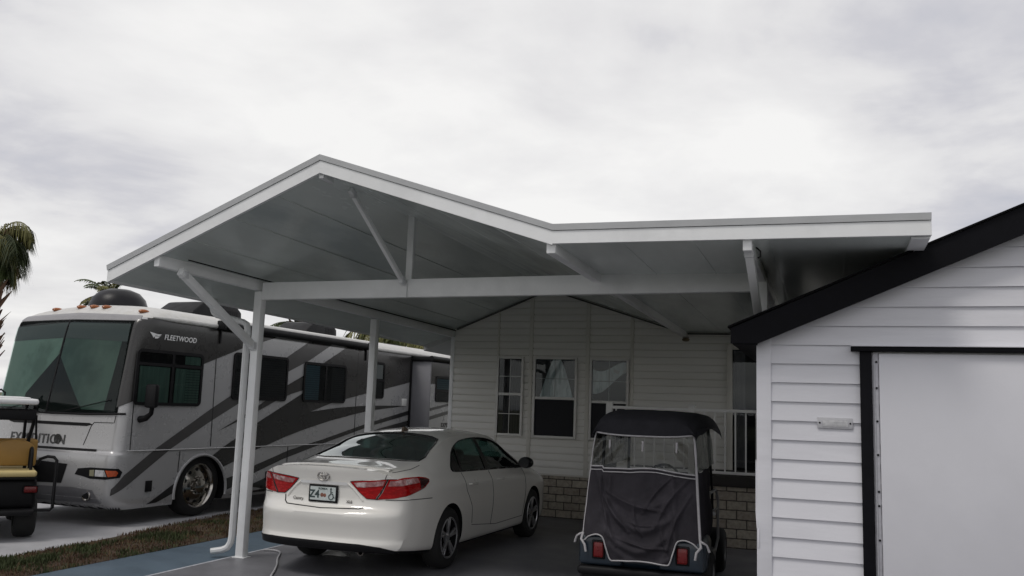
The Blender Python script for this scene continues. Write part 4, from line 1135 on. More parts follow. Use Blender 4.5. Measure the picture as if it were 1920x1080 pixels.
def C(mb, name, mat, parent=car, smooth=40, **kw): return mb.build(name, mat, parent, smooth, k=KC, **kw)
def rs(sx): return lambda y, z: ((sx * 3, y, z), (-sx, 0, 0))
def rtop(x, y): return ((x, y, 4), (0, 0, -1))
def rrear(x, z): return ((x, -4, z), (0, 1, 0))
AX = (0., -.15)
def rpol(a, z):
    r = math.radians(a); return ((AX[0] + 4 * math.sin(r), AX[1] - 4 * math.cos(r), z), (-math.sin(r), math.cos(r), 0))
for sx in (1, -1):
    gl_ = decal(carb, DLO, rs(sx), .06, -.006); g0 = C(gl_, 'side_glass', m_cglass, smooth=60)
    m = surf_line(carb, DLO, rs(sx), .011, .0, 6, 1, closed=True, flat=.6); C(m, 'seal', m_trimk, g0)
    for q in ([(1.16, .99), (1.30, .985), (1.27, 1.37), (1.17, 1.37)], [(.40, 1.01), (.45, 1.008), (.56, 1.30), (.51, 1.285)], [(.30, 1.02), (.16, 1.045), (.26, 1.14), (.37, 1.2), (.42, 1.01)]):
        C(decal(carb, q, rs(sx), .05, .002), 'pillar_trim', m_trimk, g0)
    # doors: shut lines and handles
    for seg in ([(1.24, .98), (1.25, .7), (1.22, .34)], [(.40, 1.0), (.44, .80), (.58, .62), (.62, .42)], [(2.46, .97), (2.44, .7), (2.36, .34)], [(2.36, .335), (1.4, .33), (.62, .40)]):
        C(surf_line(carb, seg, rs(sx), .004, .0, 6, 8), 'door_seam', m_seam)
    for y in (.62, 1.52):
        m = MB(); h = carb.ray_cast(Vector((sx * 3, y, .865)), Vector((-sx, 0, 0)))[0]
        m.tube([(h.x - sx * .005, y - .10, .865), (h.x + sx * .022, y - .08, .868), (h.x + sx * .026, y, .868), (h.x + sx * .022, y + .08, .866), (h.x - sx * .005, y + .10, .862)], .013, 8)
        C(m, 'door_handle', m_pearl)
    # fuel flap line / crease
    C(surf_line(carb, [(.30, .885), (1.2, .865), (2.4, .84)], rs(sx), .003, .0, 6, 10), 'body_crease', m_pearl)
    # mirrors
    m = MB(); m.ball((sx * 1.005, 2.13, 1.045), (.105, .075, .075), 20, 12); mo = C(m, 'wing_mirror', m_pearl if sx < 0 else m_trimk)
    m = MB(); m.tube([(sx * .83, 2.18, .985), (sx * .92, 2.16, 1.0), (sx * .96, 2.14, 1.02)], .026, 8); C(m, 'mirror_arm', m_trimk, mo)
    m = MB(); m.lathe([(0, 0), (.068, 0), (.06, .01), (0, .01)], (sx * 1.005, 2.052, 1.045), 'y', 20); C(m, 'mirror_glass', pmat('mirror_dark', (.02, .02, .022), .12), mo)
# rear screen, windscreen
g0 = C(decal(carb, RG, rtop, .06, -.005), 'rear_window', glass('rear_glass', (.08, .24, .21), .88, .22), smooth=60)
C(surf_line(carb, RG, rtop, .012, .0, 6, 1, closed=True, flat=.6), 'seal', m_trimk, g0)
C(decal(carb, WS, rtop, .08, -.005), 'windscreen', m_cglass, smooth=60)
# high brake lamp, roof fin
m = MB(); m.prism([(-.012, .50, 1.425), (-.012, .66, 1.45), (-.010, .56, 1.482), (-.010, .52, 1.482)], (.022, 0, 0)); C(m, 'roof_fin', pmat('roof_fin_brown', (.12, .085, .06), .5))
# seats
def seat(x, y, w, rear=False):
    m = MB(); m.box(x - w / 2, x + w / 2, y, y + .5, .42, .58, .05); m.box(x - w / 2, x + w / 2, y - .14, y + .04, .5, 1.03, .06)
    o = C(m, 'seat', m_seat, smooth=50)
    m = MB()
    for dx in ((-.42, .42) if rear else (0,)): m.box(x + dx - .13, x + dx + .13, y - .14, y - .03, 1.06, 1.22, .05)
    C(m, 'headrest', m_seat, o, 50)
seat(-.37, 1.30, .5); seat(.37, 1.30, .5); seat(0, .42, 1.25, True)
m = MB(); m.box(-.70, .70, 2.02, 2.35, .62, .93, .05); C(m, 'dashboard', m_cabin)
# trunk lid: shut line, spoiler lip, number plate recess
for sx in (1, -1):
    C(surf_line(carb, [(sx * .60, .83), (sx * .66, 1.0), (sx * .675, 1.045)], rrear, .004, 0, 6, 8), 'lid_seam', m_seam)
    C(surf_line(carb, [(sx * .664, -.95), (sx * .672, -.87), (sx * .69, -.6), (sx * .69, -.40)], rtop, .004, 0, 6, 8), 'lid_seam', m_seam)
C(surf_line(carb, [(-.47, .79), (-.46, .73), (-.42, .705), (0, .69), (.42, .705), (.46, .715)], rrear, .006, .001, 6, 8), 'lid_seam', m_seam)
m = MB()
def lip(u, v):
    x = -.64 + 1.28 * u; a = v * math.pi
    h = carb.ray_cast(Vector((x, -.98 + .05 * (x / .64) ** 2, 4)), Vector((0, 0, -1)))[0]
    return (x, h.y + .055 * math.cos(a) , h.z - .004 + .016 * math.sin(a))
m.grid(lip, 40, 6); C(m, 'spoiler_lip', m_pearl, smooth=60)
# bright bar over the plate
C(decal(carb, [(-.275, .925), (0, .922), (.275, .925), (.27, .955), (0, .958), (-.27, .955)], rrear, .03, .012), 'bright_bar', pmat('satin_bar', (.80, .80, .79), .2, metal=.15), smooth=60)
# plate recess shading line is a real raised edge
for sx in (1, -1):
    C(surf_line(carb, [(sx * .272, .942), (sx * .33, .90), (sx * .40, .83), (sx * .44, .78)], rrear, .011, .0, 8, 8), 'plate_recess_edge', m_pearl)
# tail lamps: lid piece and wing piece, each with a clear upper strip and red lower field
for sx in (1, -1):
    P = lambda pts: [(sx * a, z) for a, z in pts]
    o = C(decal(carb, P([(17.0, .965), (24, .980), (36.0, 1.0), (35.0, .94), (33.0, .865), (31.0, .805), (26.5, .808), (22.5, .865), (19.5, .92)]), rpol, .02, .008, ustep=1.5), 'tail_light', m_red, smooth=60)
    C(decal(carb, P([(19.0, .957), (25, .968), (35.2, .987), (34.4, .94), (25, .915), (21, .915)]), rpol, .02, .0115, ustep=1.5), 'clear_lens', m_pink, o, 60)
    o = C(decal(carb, P([(37.0, 1.001), (46, 1.008), (58, 1.008), (65, .995), (68.5, .975), (67.5, .952), (62, .912), (54, .874), (46, .84), (40, .815), (32.2, .803), (34.6, .875)]), rpol, .02, .008, ustep=1.5), 'tail_light', m_red, smooth=60)
    C(decal(carb, P([(37.8, .989), (46, .996), (56, .997), (57, .955), (46, .943), (36.8, .935)]), rpol, .02, .0115, ustep=1.5), 'clear_lens', m_pink, o, 60)
    C(decal(carb, P([(57.5, .997), (64, .986), (67.4, .973), (66.6, .955), (61, .918), (57, .892), (57.2, .95)]), rpol, .02, .0115, ustep=1.5), 'smoked_tip', m_redd, o, 60)
    m = surf_line(carb, P([(36.5, 1.0), (35.3, .94), (33.8, .87), (31.6, .805)]), rpol, .006, .006, 6, 6); C(m, 'lamp_gap', m_trimk, o)
    C(surf_line(carb, P([(17.0, .965), (24, .98), (37, 1.0), (58, 1.008), (65, .995), (68.5, .975), (62, .912), (46, .84), (32, .803), (26.5, .806), (22.5, .865)]), rpol, .006, .002, 6, 6, closed=True), 'lamp_seal', m_trimk, o)
# bumper: shut line and black lower valance
C(surf_line(carb, [(sx_ * 1.0, z) for sx_, z in ((-70, .79), (-50, .80), (-36, .80))], rpol, .004, .0, 6, 10), 'bumper_seam', m_seam)
C(surf_line(carb, [(a, z) for a, z in ((70, .79), (50, .80), (36, .80))], rpol, .004, .0, 6, 10), 'bumper_seam', m_seam)
C(decal(carb, [(-62, .30), (-46, .36), (-30, .375), (0, .375), (24, .37), (34, .35), (44, .302), (44, .28), (0, .28), (-62, .28)], rpol, .03, .006, ustep=3), 'lower_valance', m_blackp, smooth=60)
m = MB(); m.box(-.55, .55, -.85, -.42, .27, .36, .03); C(m, 'underbody', m_blackp)
m = MB(); m.lathe([(.026, 0), (.036, 0), (.036, .25), (.026, .25)], (.40, -1.04, .27), 'y', 20); C(m, 'exhaust_pipe', pmat('dull_exhaust', (.12, .11, .10), .4, metal=.8))
# number plate
py = carb.ray_cast(Vector((0, -4, .83)), Vector((0, 1, 0)))[0].y - .012
m = MB(); m.box(-.168, .168, py - .012, py + .008, .742, .915, .006); pl = C(m, 'number_plate', m_blackp)
m = MB(); m.box(-.148, .148, py - .015, py - .0125, .762, .895); C(m, 'plate_face', pmat('plate_white', (.50, .55, .54), .5, var=.12, scale=30), pl, 0)
m = MB(); add_text(m, 'Z4', (-.098, py - .0155, .787), (1, 0, 0), (0, 0, 1), .105, weight=.003)
# wheelchair sign
cx, cz = .098, .800
m.tube([(cx + .026 * math.cos(a), py - .0175, cz + .026 * math.sin(a)) for a in [R(100 + 250 * i / 20) for i in range(21)]], .0042, 6)
m.tube([(cx - .004, py - .0175, cz + .066), (cx - .002, py - .0175, cz + .030), (cx + .020, py - .0175, cz + .028), (cx + .030, py - .0175, cz - .006), (cx + .040, py - .0175, cz - .004)], .0045, 6)
m.tube([(cx - .002, py - .0175, cz + .045), (cx + .018, py - .0175, cz + .045)], .004, 6); m.ball((cx - .004, py - .0175, cz + .078), .009, 10, 6)
add_text(m, 'FLORIDA', (0, py - .0155, .868), (1, 0, 0), (0, 0, 1), .026, weight=.0008)
C(m, 'plate_lettering', pmat('plate_ink', (.03, .05, .05), .5), pl, 0)
m = MB(); m.ball((-.008, py - .013, .815), (.026, .0035, .026), 14, 8); m.ball((.024, py - .013, .812), (.022, .0035, .024), 14, 8); C(m, 'orange_print', pmat('orange_print', (.22, .09, .06), .5, var=.4, scale=60), pl)
m = MB(); m.box(-.012, .012, py - .006, py + .008, .918, .936, .003); C(m, 'plate_lamp', m_blackp)
# emblem and script
ey = carb.ray_cast(Vector((0, -4, 1.0)), Vector((0, 1, 0)))[0].y - .006
m = MB()
def ell(a, b, dz=0): m.tube([(a * math.cos(R(10 * i)), ey + .02 * dz, 1.003 + dz + b * math.sin(R(10 * i))) for i in range(36)], .0062, 6, closed=True)
ell(.068, .045); ell(.022, .043); ell(.048, .016, .022)
C(m, 'emblem', m_chrome)
def script(t, x, z, s):
    m = MB(); y = carb.ray_cast(Vector((x, -4, z)), Vector((0, 1, 0)))[0].y - .006; sl = (carb.ray_cast(Vector((x + .1, -4, z)), Vector((0, 1, 0)))[0].y - .006 - y) / .1
    add_text(m, t, (x, y, z), (1, sl, 0), (0, 0, 1), s, weight=.0005); C(m, 'script', m_chrome, smooth=0)
script('Camry', -.30, .752, .046); script('XLE', .30, .752, .038)
# wheels
def car_wheel(x, y, sx):
    c = (x, y, .328)
    m = MB(); m.lathe([(.215, -.10), (.275, -.108), (.312, -.09), (.328, -.055), (.328, .055), (.312, .09), (.275, .108), (.215, .10), (.21, 0)], c, 'x', 44); t = C(m, 'wheel', m_rubber, smooth=50)
    m = MB(); o = sx
    m.lathe([(.218, o * .100), (.205, o * .104), (.195, o * .085), (.19, -o * .05), (.0, -o * .05)], c, 'x', 40, closed=False, mi=1)
    m.lathe([(.220, o * .101), (.208, o * .108), (.198, o * .098)], c, 'x', 40, closed=False)
    for i in range(5):
        for d in (-.13, .13):
            a = 2 * math.pi * i / 5 + .3; a2 = a + d
            p0 = Vector((x + o * .082, y + .045 * math.cos(a), .328 + .045 * math.sin(a))); p1 = Vector((x + o * .088, y + .202 * math.cos(a2), .328 + .202 * math.sin(a2)))
            m.beam(p0, p1, .030, .03, .006, up=(1, 0, 0))
    m.lathe([(.0, o * .095), (.03, o * .095), (.055, o * .082), (.06, o * .06), (0, o * .06)], c, 'x', 24, closed=False)
    C(m, 'rim', [m_alloy, m_cabin], t, 40)
for sx in (1, -1):
    for y in (0, 2.775): car_wheel(sx * .795, y, sx)
# ------------------------------------------------------------------ golf cart under a zipped grey weather enclosure
m_cloth = pmat('grey_enclosure_cloth', (.038, .035, .041), .75, var=.22, scale=7, bump=.25, bscale=320, spec=.15, col2=(.052, .048, .056), c2scale=2.5)
m_clothroof = pmat('dark_roof_cloth', (.028, .028, .033), .8, spec=.2, var=.25, scale=9, bump=.25, bscale=320)
m_piping = pmat('white_piping', (.42, .41, .42), .6, var=.15, scale=30)
m_vinyl = glass('clear_vinyl', (.36, .35, .32), .7, -.01, .15)
m_navy = pmat('navy_body_plastic', (.012, .022, .034), .32, var=.12, scale=6, coat=.4)
m_bpl = MATS['black_plastic']
m_tube = pmat('grey_frame_tube', (.28, .28, .28), .4, metal=.3)
gc = thing('golf_cart', 'golf cart zipped into a dark grey weather enclosure with white piping, parked beside the sedan', 'golf cart', (-1.535, 7.62, 0), R(2.5))
def G(mb, name, mat, parent=gc, smooth=50, **kw): return mb.build(name, mat, parent, smooth, **kw)
# rear outline of the cover, from below the window down: half width by height, and how far back it stands
hw = curve((.34, .505), (.60, .492), (.85, .474), (1.12, .455), (1.40, .43), (1.62, .36))
yb = curve((.30, .02), (.55, .00), (.85, .03), (1.12, .07), (1.40, .12), (1.60, .20))
def hem(x):                       # lower hem: arched up over each lamp
    a = abs(x)
    base = .375 + .01 * math.cos(x * 9)
    t = max(0, min(1, (a - .215) / .085)); t = t * t * (3 - 2 * t)
    arch = .17 * t + .045 * math.sin(max(0, min(1, (a - .24) / .20)) * math.pi) - .03 * max(0, (a - .42) / .05)
    return base + arch
def waist(x): return 1.135 + .02 * math.cos(x * 6.5) - .018 * max(0, 1 - abs(x + .10) / .22) + (.02 if x < -.33 else 0) - .018 * x
rnd = random.Random(5)
def fold(x, z):
    v = 0
    # swags hanging from both shoulders, deepest in the middle
    for (cx, w, z0, amp, ph) in ((0, .34, .98, .020, 0), (.02, .30, .80, .024, 1.0), (-.02, .27, .62, .026, 2.0), (.05, .3, .50, .018, 0.4)):
        zc_ = z0 - .16 * (1 - min(1, abs(x - cx) / w) ** 1.7)
        d = (z - zc_) / .035
        v += 1.35 * amp * math.exp(-d * d) * max(0, 1 - (abs(x - cx) / (w + .08)) ** 2)
    v += .018 * math.exp(-((abs(x) - .27 - .05 * (1.1 - z)) / .022) ** 2) * (1 if z < 1.08 else .3)
    for (x0, z0, x1, z1, amp, wd) in ((-.40, 1.10, -.10, .62, .022, .016), (-.36, 1.10, -.20, .50, .018, .014), (.40, 1.08, .12, .66, .020, .016), (.30, 1.12, .02, .78, .016, .013), (-.22, .58, .25, .50, .018, .014), (.42, .95, .22, .45, .018, .014), (-.30, .95, .20, .80, .014, .014), (-.05, .84, .02, .60, .016, .012), (.18, .66, .30, .42, .014, .012), (-.12, .72, .16, .70, .016, .012)):
        ax, az = x1 - x0, z1 - z0; L2 = ax * ax + az * az; t = max(0, min(1, ((x - x0) * ax + (z - z0) * az) / L2))
        bend = .03 * math.sin(t * 3.14)
        dx = x - (x0 + ax * t) - bend * az / math.sqrt(L2); dz = z - (z0 + az * t) + bend * ax / math.sqrt(L2)
        v += 1.6 * amp * math.sin(3.14 * (.12 + .76 * t)) * math.exp(-(dx * dx + dz * dz) / (wd * wd))
    v += .014 * mnoise.noise(Vector((x * 6, z * 4, 1.3))) + .006 * mnoise.noise(Vector((x * 15, z * 9, 4)))
    return v
def rear_pt(x, z, out=0.):
    w = hw(z); t = min(1, abs(x) / w)
    bulge = .05 * (1 - t ** 4)
    return Vector((x, yb(z) - bulge - out, z))
def lower(u, v):
    xx = (u * 2 - 1)
    z = None
    x = xx * .46
    z0, z1 = hem(x), waist(x); z = z0 + (z1 - z0) * v
    x = xx * hw(z)
    return rear_pt(x, z, fold(x, z))
m = MB(); m.grid(lower, 170, 130); cv = G(m, 'rear_cover', m_cloth, solid=.004)
def window(u, v):
    xx = u * 2 - 1; z0 = waist(xx * .44); z1 = 1.455 - .025 * (1 - abs(xx) ** 3) ; z = z0 + (z1 - z0) * v
    x = xx * (hw(z) - .005)
    rip = .022 * math.sin(v * 3.14) * (math.sin(x * 38 + z * 30 * (1 if x > 0 else -1)) * max(0, abs(x) - .05) * 2.2 + .6 * mnoise.noise(Vector((x * 9, z * 9, 0))))
    return rear_pt(x, z, rip)
m = MB(); m.grid(window, 70, 24); G(m, 'clear_window', m_vinyl, smooth=80)
# side covers, cloth below and clear vinyl above
def front_y(z): return 2.02 - .10 * (z - .5)
for sx in (1, -1):
    def sidec(u, v):
        z = .50 + .62 * v if True else 0
        y0 = yb(z); y1 = 1.30; y = y0 + (y1 - y0) * u
        return Vector((sx * (hw(z) + .012 * math.sin(3.14 * u) + .02 * mnoise.noise(Vector((y * 4, z * 5, sx)))), y, z))
    m = MB(); m.grid(sidec, 40, 26); G(m, 'side_cover', m_cloth, solid=.004)
    def sidew(u, v):
        z = 1.12 + .36 * v; y0 = yb(z); y1 = 1.95 - .1 * v; y = y0 + (y1 - y0) * u
        return Vector((sx * (hw(z) + .01 * mnoise.noise(Vector((y * 6, z * 7, sx + 3)))), y, z))
    m = MB(); m.grid(sidew, 40, 14); G(m, 'clear_window', m_vinyl, smooth=80)
    # corner piping, bowed like a zip, with its loose tail tied off at the bottom
    pts = [(sx * (hw(z) + .004), yb(z) + .0, z) for z in [1.46 - .88 * i / 24 for i in range(25)]]
    G(MB().tube(pts, .012 if sx > 0 else .006, 8), 'corner_piping', m_piping)
    e = pts[-1]
    G(MB().tube([e, (e[0] + sx * .01, e[1] - .03, e[2] - .05), (e[0] - sx * .025, e[1] - .05, e[2] - .09), (e[0] - sx * .035, e[1] - .04, e[2] - .15)], .011, 8), 'tie_cord', m_piping)
    G(MB().tube([e, (e[0] + sx * .025, e[1] - .02, e[2] - .01), (e[0] + sx * .055, e[1] + .0, e[2] - .03), (e[0] + sx * .075, e[1] + .02, e[2] - .085)], [.009, .010, .009, .012], 8), 'tie_cord', m_piping)
    # zip tabs hanging in the window
    for x in ((-.29, 0, .29) if sx > 0 else ()):
        p = rear_pt(x, 1.38, .012); G(MB().tube([p, p + Vector((0, 0, -.09))], .010, 6), 'zip_tab', m_piping)
def bead(fn, n, r, name='piping'): return G(MB().tube([fn(i / n) for i in range(n + 1)], r, 8), name, m_piping)
bead(lambda t: rear_pt((t * 2 - 1) * hw(hem((t * 2 - 1) * .46)), hem((t * 2 - 1) * .46) , .012 + fold((t * 2 - 1) * .46, hem((t * 2 - 1) * .46))), 90, .0065)
def wb(dz):
    def f(t):
        x = (t * 2 - 1) * .44; z = waist(x) + dz; return rear_pt((t * 2 - 1) * hw(z), z, .008 + fold(x, z) * .7)
    return f
bead(wb(.004), 60, .007); bead(wb(-.026), 60, .005)
# roof of cloth over the frame: domed, drooping lip
def roofp(u, v):
    y = -.00 + 2.38 * v; xx = u * 2 - 1
    fx = abs(xx) ** 9; fy = abs(2 * v - 1) ** 7
    w = .445 + .05 * v
    drop = .135 * fx + (.10 if v < .5 else .10) * fy * (1 - .2 * fx)
    z = 1.655 - .012 * (xx * xx) - drop - .02 * v + .006 * mnoise.noise(Vector((xx * 3, y * 3, 9)))
    yy = y + (.10 * (1 - fy) * 0) + (.09 if v < .5 else -.0) * (1 - min(1, abs(2 * v - 1))) * 0
    return Vector((xx * w, .075 + y, z))
m = MB(); m.grid(roofp, 50, 50)
def valance(u, v):
    xx = u * 2 - 1; p = roofp(u, 0); z1 = 1.445 - .022 * (1 - abs(xx) ** 3); q = rear_pt(xx * (hw(1.45) + .004), z1, .022)
    return p.lerp(q, v)
m.grid(valance, 50, 8); G(m, 'roof_cover', m_clothroof, smooth=70, solid=.004)
bead(lambda t: valance(t, 1.0) + Vector((0, -.004, -.002)), 60, .0075)
for sx in (1, -1):
    m = MB(); m.grid(lambda u, v: Vector((sx * (.447 + .05 * u + .004 * v), .075 + 2.38 * u, roofp(1 if sx > 0 else 0, u).z - .055 * v * (.6 + .4 * math.sin(u * 9)))), 40, 3); G(m, 'roof_valance', m_clothroof, smooth=70, solid=.003)
# body: rear tub, lamps, bumper, floor, front cowl
m = MB(); m.box(-.545, .545, .035, .62, .30, .575, .06, seg=4); m.box(-.55, .55, .60, 1.05, .26, .40, .03); bd = G(m, 'body', m_navy)
for sx in (1, -1):
    m = MB(); m.box(sx * .34 - .19, sx * .34 + .19, -.012, .10, .315, .575, .035, seg=4); G(m, 'lamp_housing', m_navy)
for sx in (1, -1):
    x = sx * .355; m = MB(); m.box(x - .058, x + .058, -.022, -.005, .372, .53, .010); o = G(m, 'tail_light', m_bpl)
    m = MB(); m.box(x - .043, x + .043, -.032, -.0225, .39, .515, .012, seg=3); G(m, 'lens', pmat('cart_red_lens', (.13, .005, .006), .3, var=.3, scale=30, coat=.3), o)
m = MB(); m.box(-.54, .54, -.03, .06, .235, .31, .03, seg=3); m.box(-.50, .50, .0, 1.2, .20, .262, .01); G(m, 'rear_bumper', m_bpl)
m = MB(); m.box(-.42, .42, 1.6, 2.05, .25, .72, .08, seg=3); G(m, 'front_cowl', m_navy)
m = MB(); m.box(-.42, .42, .55, .98, .58, .72, .04); m.box(-.42, .42, .50, .62, .70, 1.08, .05); G(m, 'seat', pmat('cart_seat_grey', (.06, .06, .06), .7))
m = MB()
m.tube([(0, 1.7, .75), (0, 1.45, .95)], .02, 8); m.tube([(.16 * math.cos(a), 1.43 + .05 * math.sin(a), .97 + .14 * math.sin(a)) for a in [R(12 * i) for i in range(30)]], .013, 6, closed=True); G(m, 'steering_wheel', m_bpl)
for sx in (1, -1):
    m = MB(); m.tube([(sx * .43, .52, .55), (sx * .425, .45, 1.1), (sx * .40, .40, 1.52)], .016, 8); G(m, 'roof_strut', m_bpl)
    m = MB(); m.tube([(sx * .44, 1.98, .62), (sx * .44, 1.93, .85), (sx * .42, 1.82, 1.25), (sx * .41, 1.78, 1.5)], .015, 8); G(m, 'roof_strut', m_bpl)
# side step frame on the near front corner
m = MB(); P = [(.46, 1.30, .86), (.50, 1.62, .88), (.52, 1.66, .80), (.52, 1.68, .40), (.50, 1.42, .26), (.49, 1.30, .28)]
m.tube(P, .014, 8); G(m, 'side_rail', m_tube)
m = MB(); m.tube([(.50, 1.36, .70), (.52, 1.67, .70)], .011, 8); G(m, 'side_rail', m_tube)
m = MB(); m.ball((.50, 1.40, .665), (.022, .022, .022), 10, 8); G(m, 'side_lamp', pmat('small_clear_lamp', (.6, .6, .6), .2))
def cart_wheel(par, x, y, sx, r=.225, w=.105, rub=None, tag_=None):
    c = (x, y, r)
    m = MB(); m.lathe([(r * .52, -w), (r * .8, -w * 1.02), (r * .95, -w * .85), (r, -w * .5), (r, w * .5), (r * .95, w * .85), (r * .8, w * 1.02), (r * .52, w), (r * .5, 0)], c, 'x', 36); t = m.build('wheel', m_rubber, par, 50)
    m = MB(); m.lathe([(r * .54, sx * w * .95), (r * .48, sx * w * .98), (r * .40, sx * w * .6), (r * .2, sx * w * .7), (0, sx * w * .72)], c, 'x', 30, closed=False); m.build('rim', m_tube, t, 50)
for sx in (1, -1):
    cart_wheel(gc, sx * .47, .46, sx); cart_wheel(gc, sx * .46, 2.12, sx)

# ------------------------------------------------------------------ second golf cart, open, yellow seats, cut by the frame at the left
m_yel = pmat('mustard_seat_vinyl', (.36, .205, .05), .5, var=.12, scale=5, bump=.05, bscale=60)
m_yel2 = pmat('cream_seat_vinyl', (.55, .44, .20), .5, var=.10, scale=5, bump=.05, bscale=60)
m_wroof = pmat('white_roof_plastic', (.70, .70, .70), .45, var=.08, scale=4)
g2 = thing('golf_cart', 'open golf cart with mustard yellow seats and a white roof in front of the motorhome', 'golf cart', (-8.69, 7.28, 0), R(52))
def H(mb, name, mat, parent=g2, smooth=50, **kw): return mb.build(name, mat, parent, smooth, **kw)
# local: x right, y forward (away from the viewer), rear at y=0
m = MB(); m.box(-.52, .52, .02, .62, .33, .66, .05, seg=3); m.box(-.50, .50, .5, 2.0, .24, .32, .02); m.box(-.5, .5, 1.5, 2.05, .30, .80, .08, seg=3); H(m, 'body', m_bpl)
m = MB(); m.box(-.50, .50, -.20, .06, .28, .335, .015); H(m, 'foot_rest', m_bpl)
m = MB(); m.box(-.50, .50, -.10, .34, .685, .752, .028, seg=4); H(m, 'seat_cushion', m_yel2)
m = MB(); m.box(-.505, .505, -.08, .32, .655, .688, .01); H(m, 'seat_base', m_bpl)
for x in (-.27, .27):
    m = MB(); pts = [(-.235, 0), (.235, 0), (.238, .08), (.232, .15), (.21, .215), (.17, .262), (.10, .29), (0, .298), (-.10, .29), (-.17, .262), (-.21, .215), (-.232, .15), (-.238, .08)]
    m.prism([(x + a, .34, .775 + z) for a, z in pts], (0, .075, .0)); bmesh.ops.bevel(m.bm, geom=m.bm.edges[:], offset=.018, segments=3, affect='EDGES', profile=.5)
    H(m, 'seat_back', m_yel)
m = MB(); m.box(-.52, .52, .56, 1.0, .66, .74, .03); H(m, 'front_seat', m_yel2)
m = MB(); m.box(-.52, .52, .46, .55, .80, 1.08, .035); H(m, 'front_backrest', m_yel)
for sx in (1, -1):
    m = MB(); m.tube([(sx * .44, .30, .70), (sx * .44, .30, .93), (sx * .44, .27, .975), (sx * .44, .16, .99), (sx * .44, .08, .97), (sx * .44, .05, .92), (sx * .44, .05, .70)], .017, 10); H(m, 'arm_rest', m_bpl)
    m = MB(); m.tube([(sx * .50, .12, .80), (sx * .53, .10, .87), (sx * .60, .06, .90), (sx * .66, .02, .895), (sx * .69, .0, .86), (sx * .69, -.02, .34), (sx * .665, -.03, .315), (sx * .50, .0, .315)], .018, 10); H(m, 'grab_bar', m_bpl)
    m = MB(); m.tube([(sx * .40, .45, .62), (sx * .41, .42, 1.05), (sx * .44, .36, 1.25), (sx * .44, .30, 1.46)], .02, 8); H(m, 'roof_strut', m_bpl)
    m = MB(); m.tube([(sx * .46, .52, .72), (sx * .50, .50, 1.0), (sx * .47, .45, 1.35)], .012, 8); H(m, 'roof_strut', m_bpl)
    m = MB(); m.tube([(sx * .46, 1.95, .75), (sx * .45, 1.85, 1.46)], .018, 8); H(m, 'roof_strut', m_bpl)
    x = sx * .455
    m = MB(); m.box(x - .075, x + .075, -.008, .02, .50, .585, .015, seg=3); o = H(m, 'tail_light', m_bpl)
    m = MB(); m.box(x - .065, x + .065, -.016, -.0085, .51, .577, .012, seg=3); H(m, 'lens', MATS['cart_red_lens'], o)
    cart_wheel(g2, sx * .44, .26, sx, r=.225, w=.11); cart_wheel(g2, sx * .44, 1.75, sx, r=.225, w=.10)
m = MB(); m.box(-.45, .45, -.02, 1.98, 1.475, 1.54, .026, seg=3); m.box(-.37, .37, .08, 1.88, 1.535, 1.556, .010); H(m, 'roof', m_wroof)
m = MB(); m.box(-.44, .44, .06, .42, 1.30, 1.42, .012); H(m, 'roof_basket', m_bpl)
m = MB(); m.box(-.15, .15, -.006, .0195, .375, .475, .004); o = H(m, 'number_plate', pmat('cart_plate', (.33, .33, .33), .5, var=.1))
m = MB(); add_text(m, '2 7 2', (0, -.0075, .395), (1, 0, 0), (0, 0, 1), .075); H(m, 'plate_lettering', m_blackg, o, 0)
m = MB(); m.tube([(.19, 1.95, 1.55), (.19, 1.95, 1.60), (.14, 1.95, 1.64), (.09, 1.95, 1.60), (.09, 1.95, 1.55)], .012, 8); H(m, 'roof_handle', m_bpl)

# ------------------------------------------------------------------ small things lying about
m = MB()
def rag(u, v): return (-.14 + .28 * u + .02 * math.sin(v * 6), -.05 + .10 * v + .02 * math.sin(u * 7), .012 + .05 * math.sin(3.14 * u) * math.sin(3.14 * v) * (1 + .5 * mnoise.noise(Vector((u * 5, v * 5, 0)))) )
m.grid(rag, 24, 12)
o = m.build('rag', pmat('white_cloth_rag', (.5, .5, .48), .9, var=.2), None, 70, solid=.006); o.location = Vector((-4.98, 8.50, 0)) * K; o.rotation_euler = (0, 0, .25)
tag(o, 'crumpled white rag lying on the concrete behind the parked sedan', 'rag')
m = MB(); P = [(-5.80, 8.36), (-5.70, 8.40), (-5.60, 8.36), (-5.52, 8.26), (-5.44, 8.12), (-5.34, 7.95), (-5.16, 7.68), (-5.0, 7.40), (-4.86, 7.15), (-4.6, 6.8)]
cxy = curve; 
pts = []
for i in range(len(P) - 1):
    p0 = P[max(i - 1, 0)]; p1 = P[i]; p2 = P[i + 1]; p3 = P[min(i + 2, len(P) - 1)]
    for k in range(6):
        t = k / 6; pts.append(tuple(.5 * (2 * b + (c - a) * t + (2 * a - 5 * b + 4 * c - d) * t * t + (-a + 3 * b - 3 * c + d) * t ** 3) for a, b, c, d in zip(p0, p1, p2, p3)) + (.012,))
m.tube(pts, .010, 8)
o = m.build('cord', pmat('white_cord', (.45, .45, .46), .6), None, 60)
tag(o, 'thin white cord curving over the grey driveway beside the carport post', 'cord')
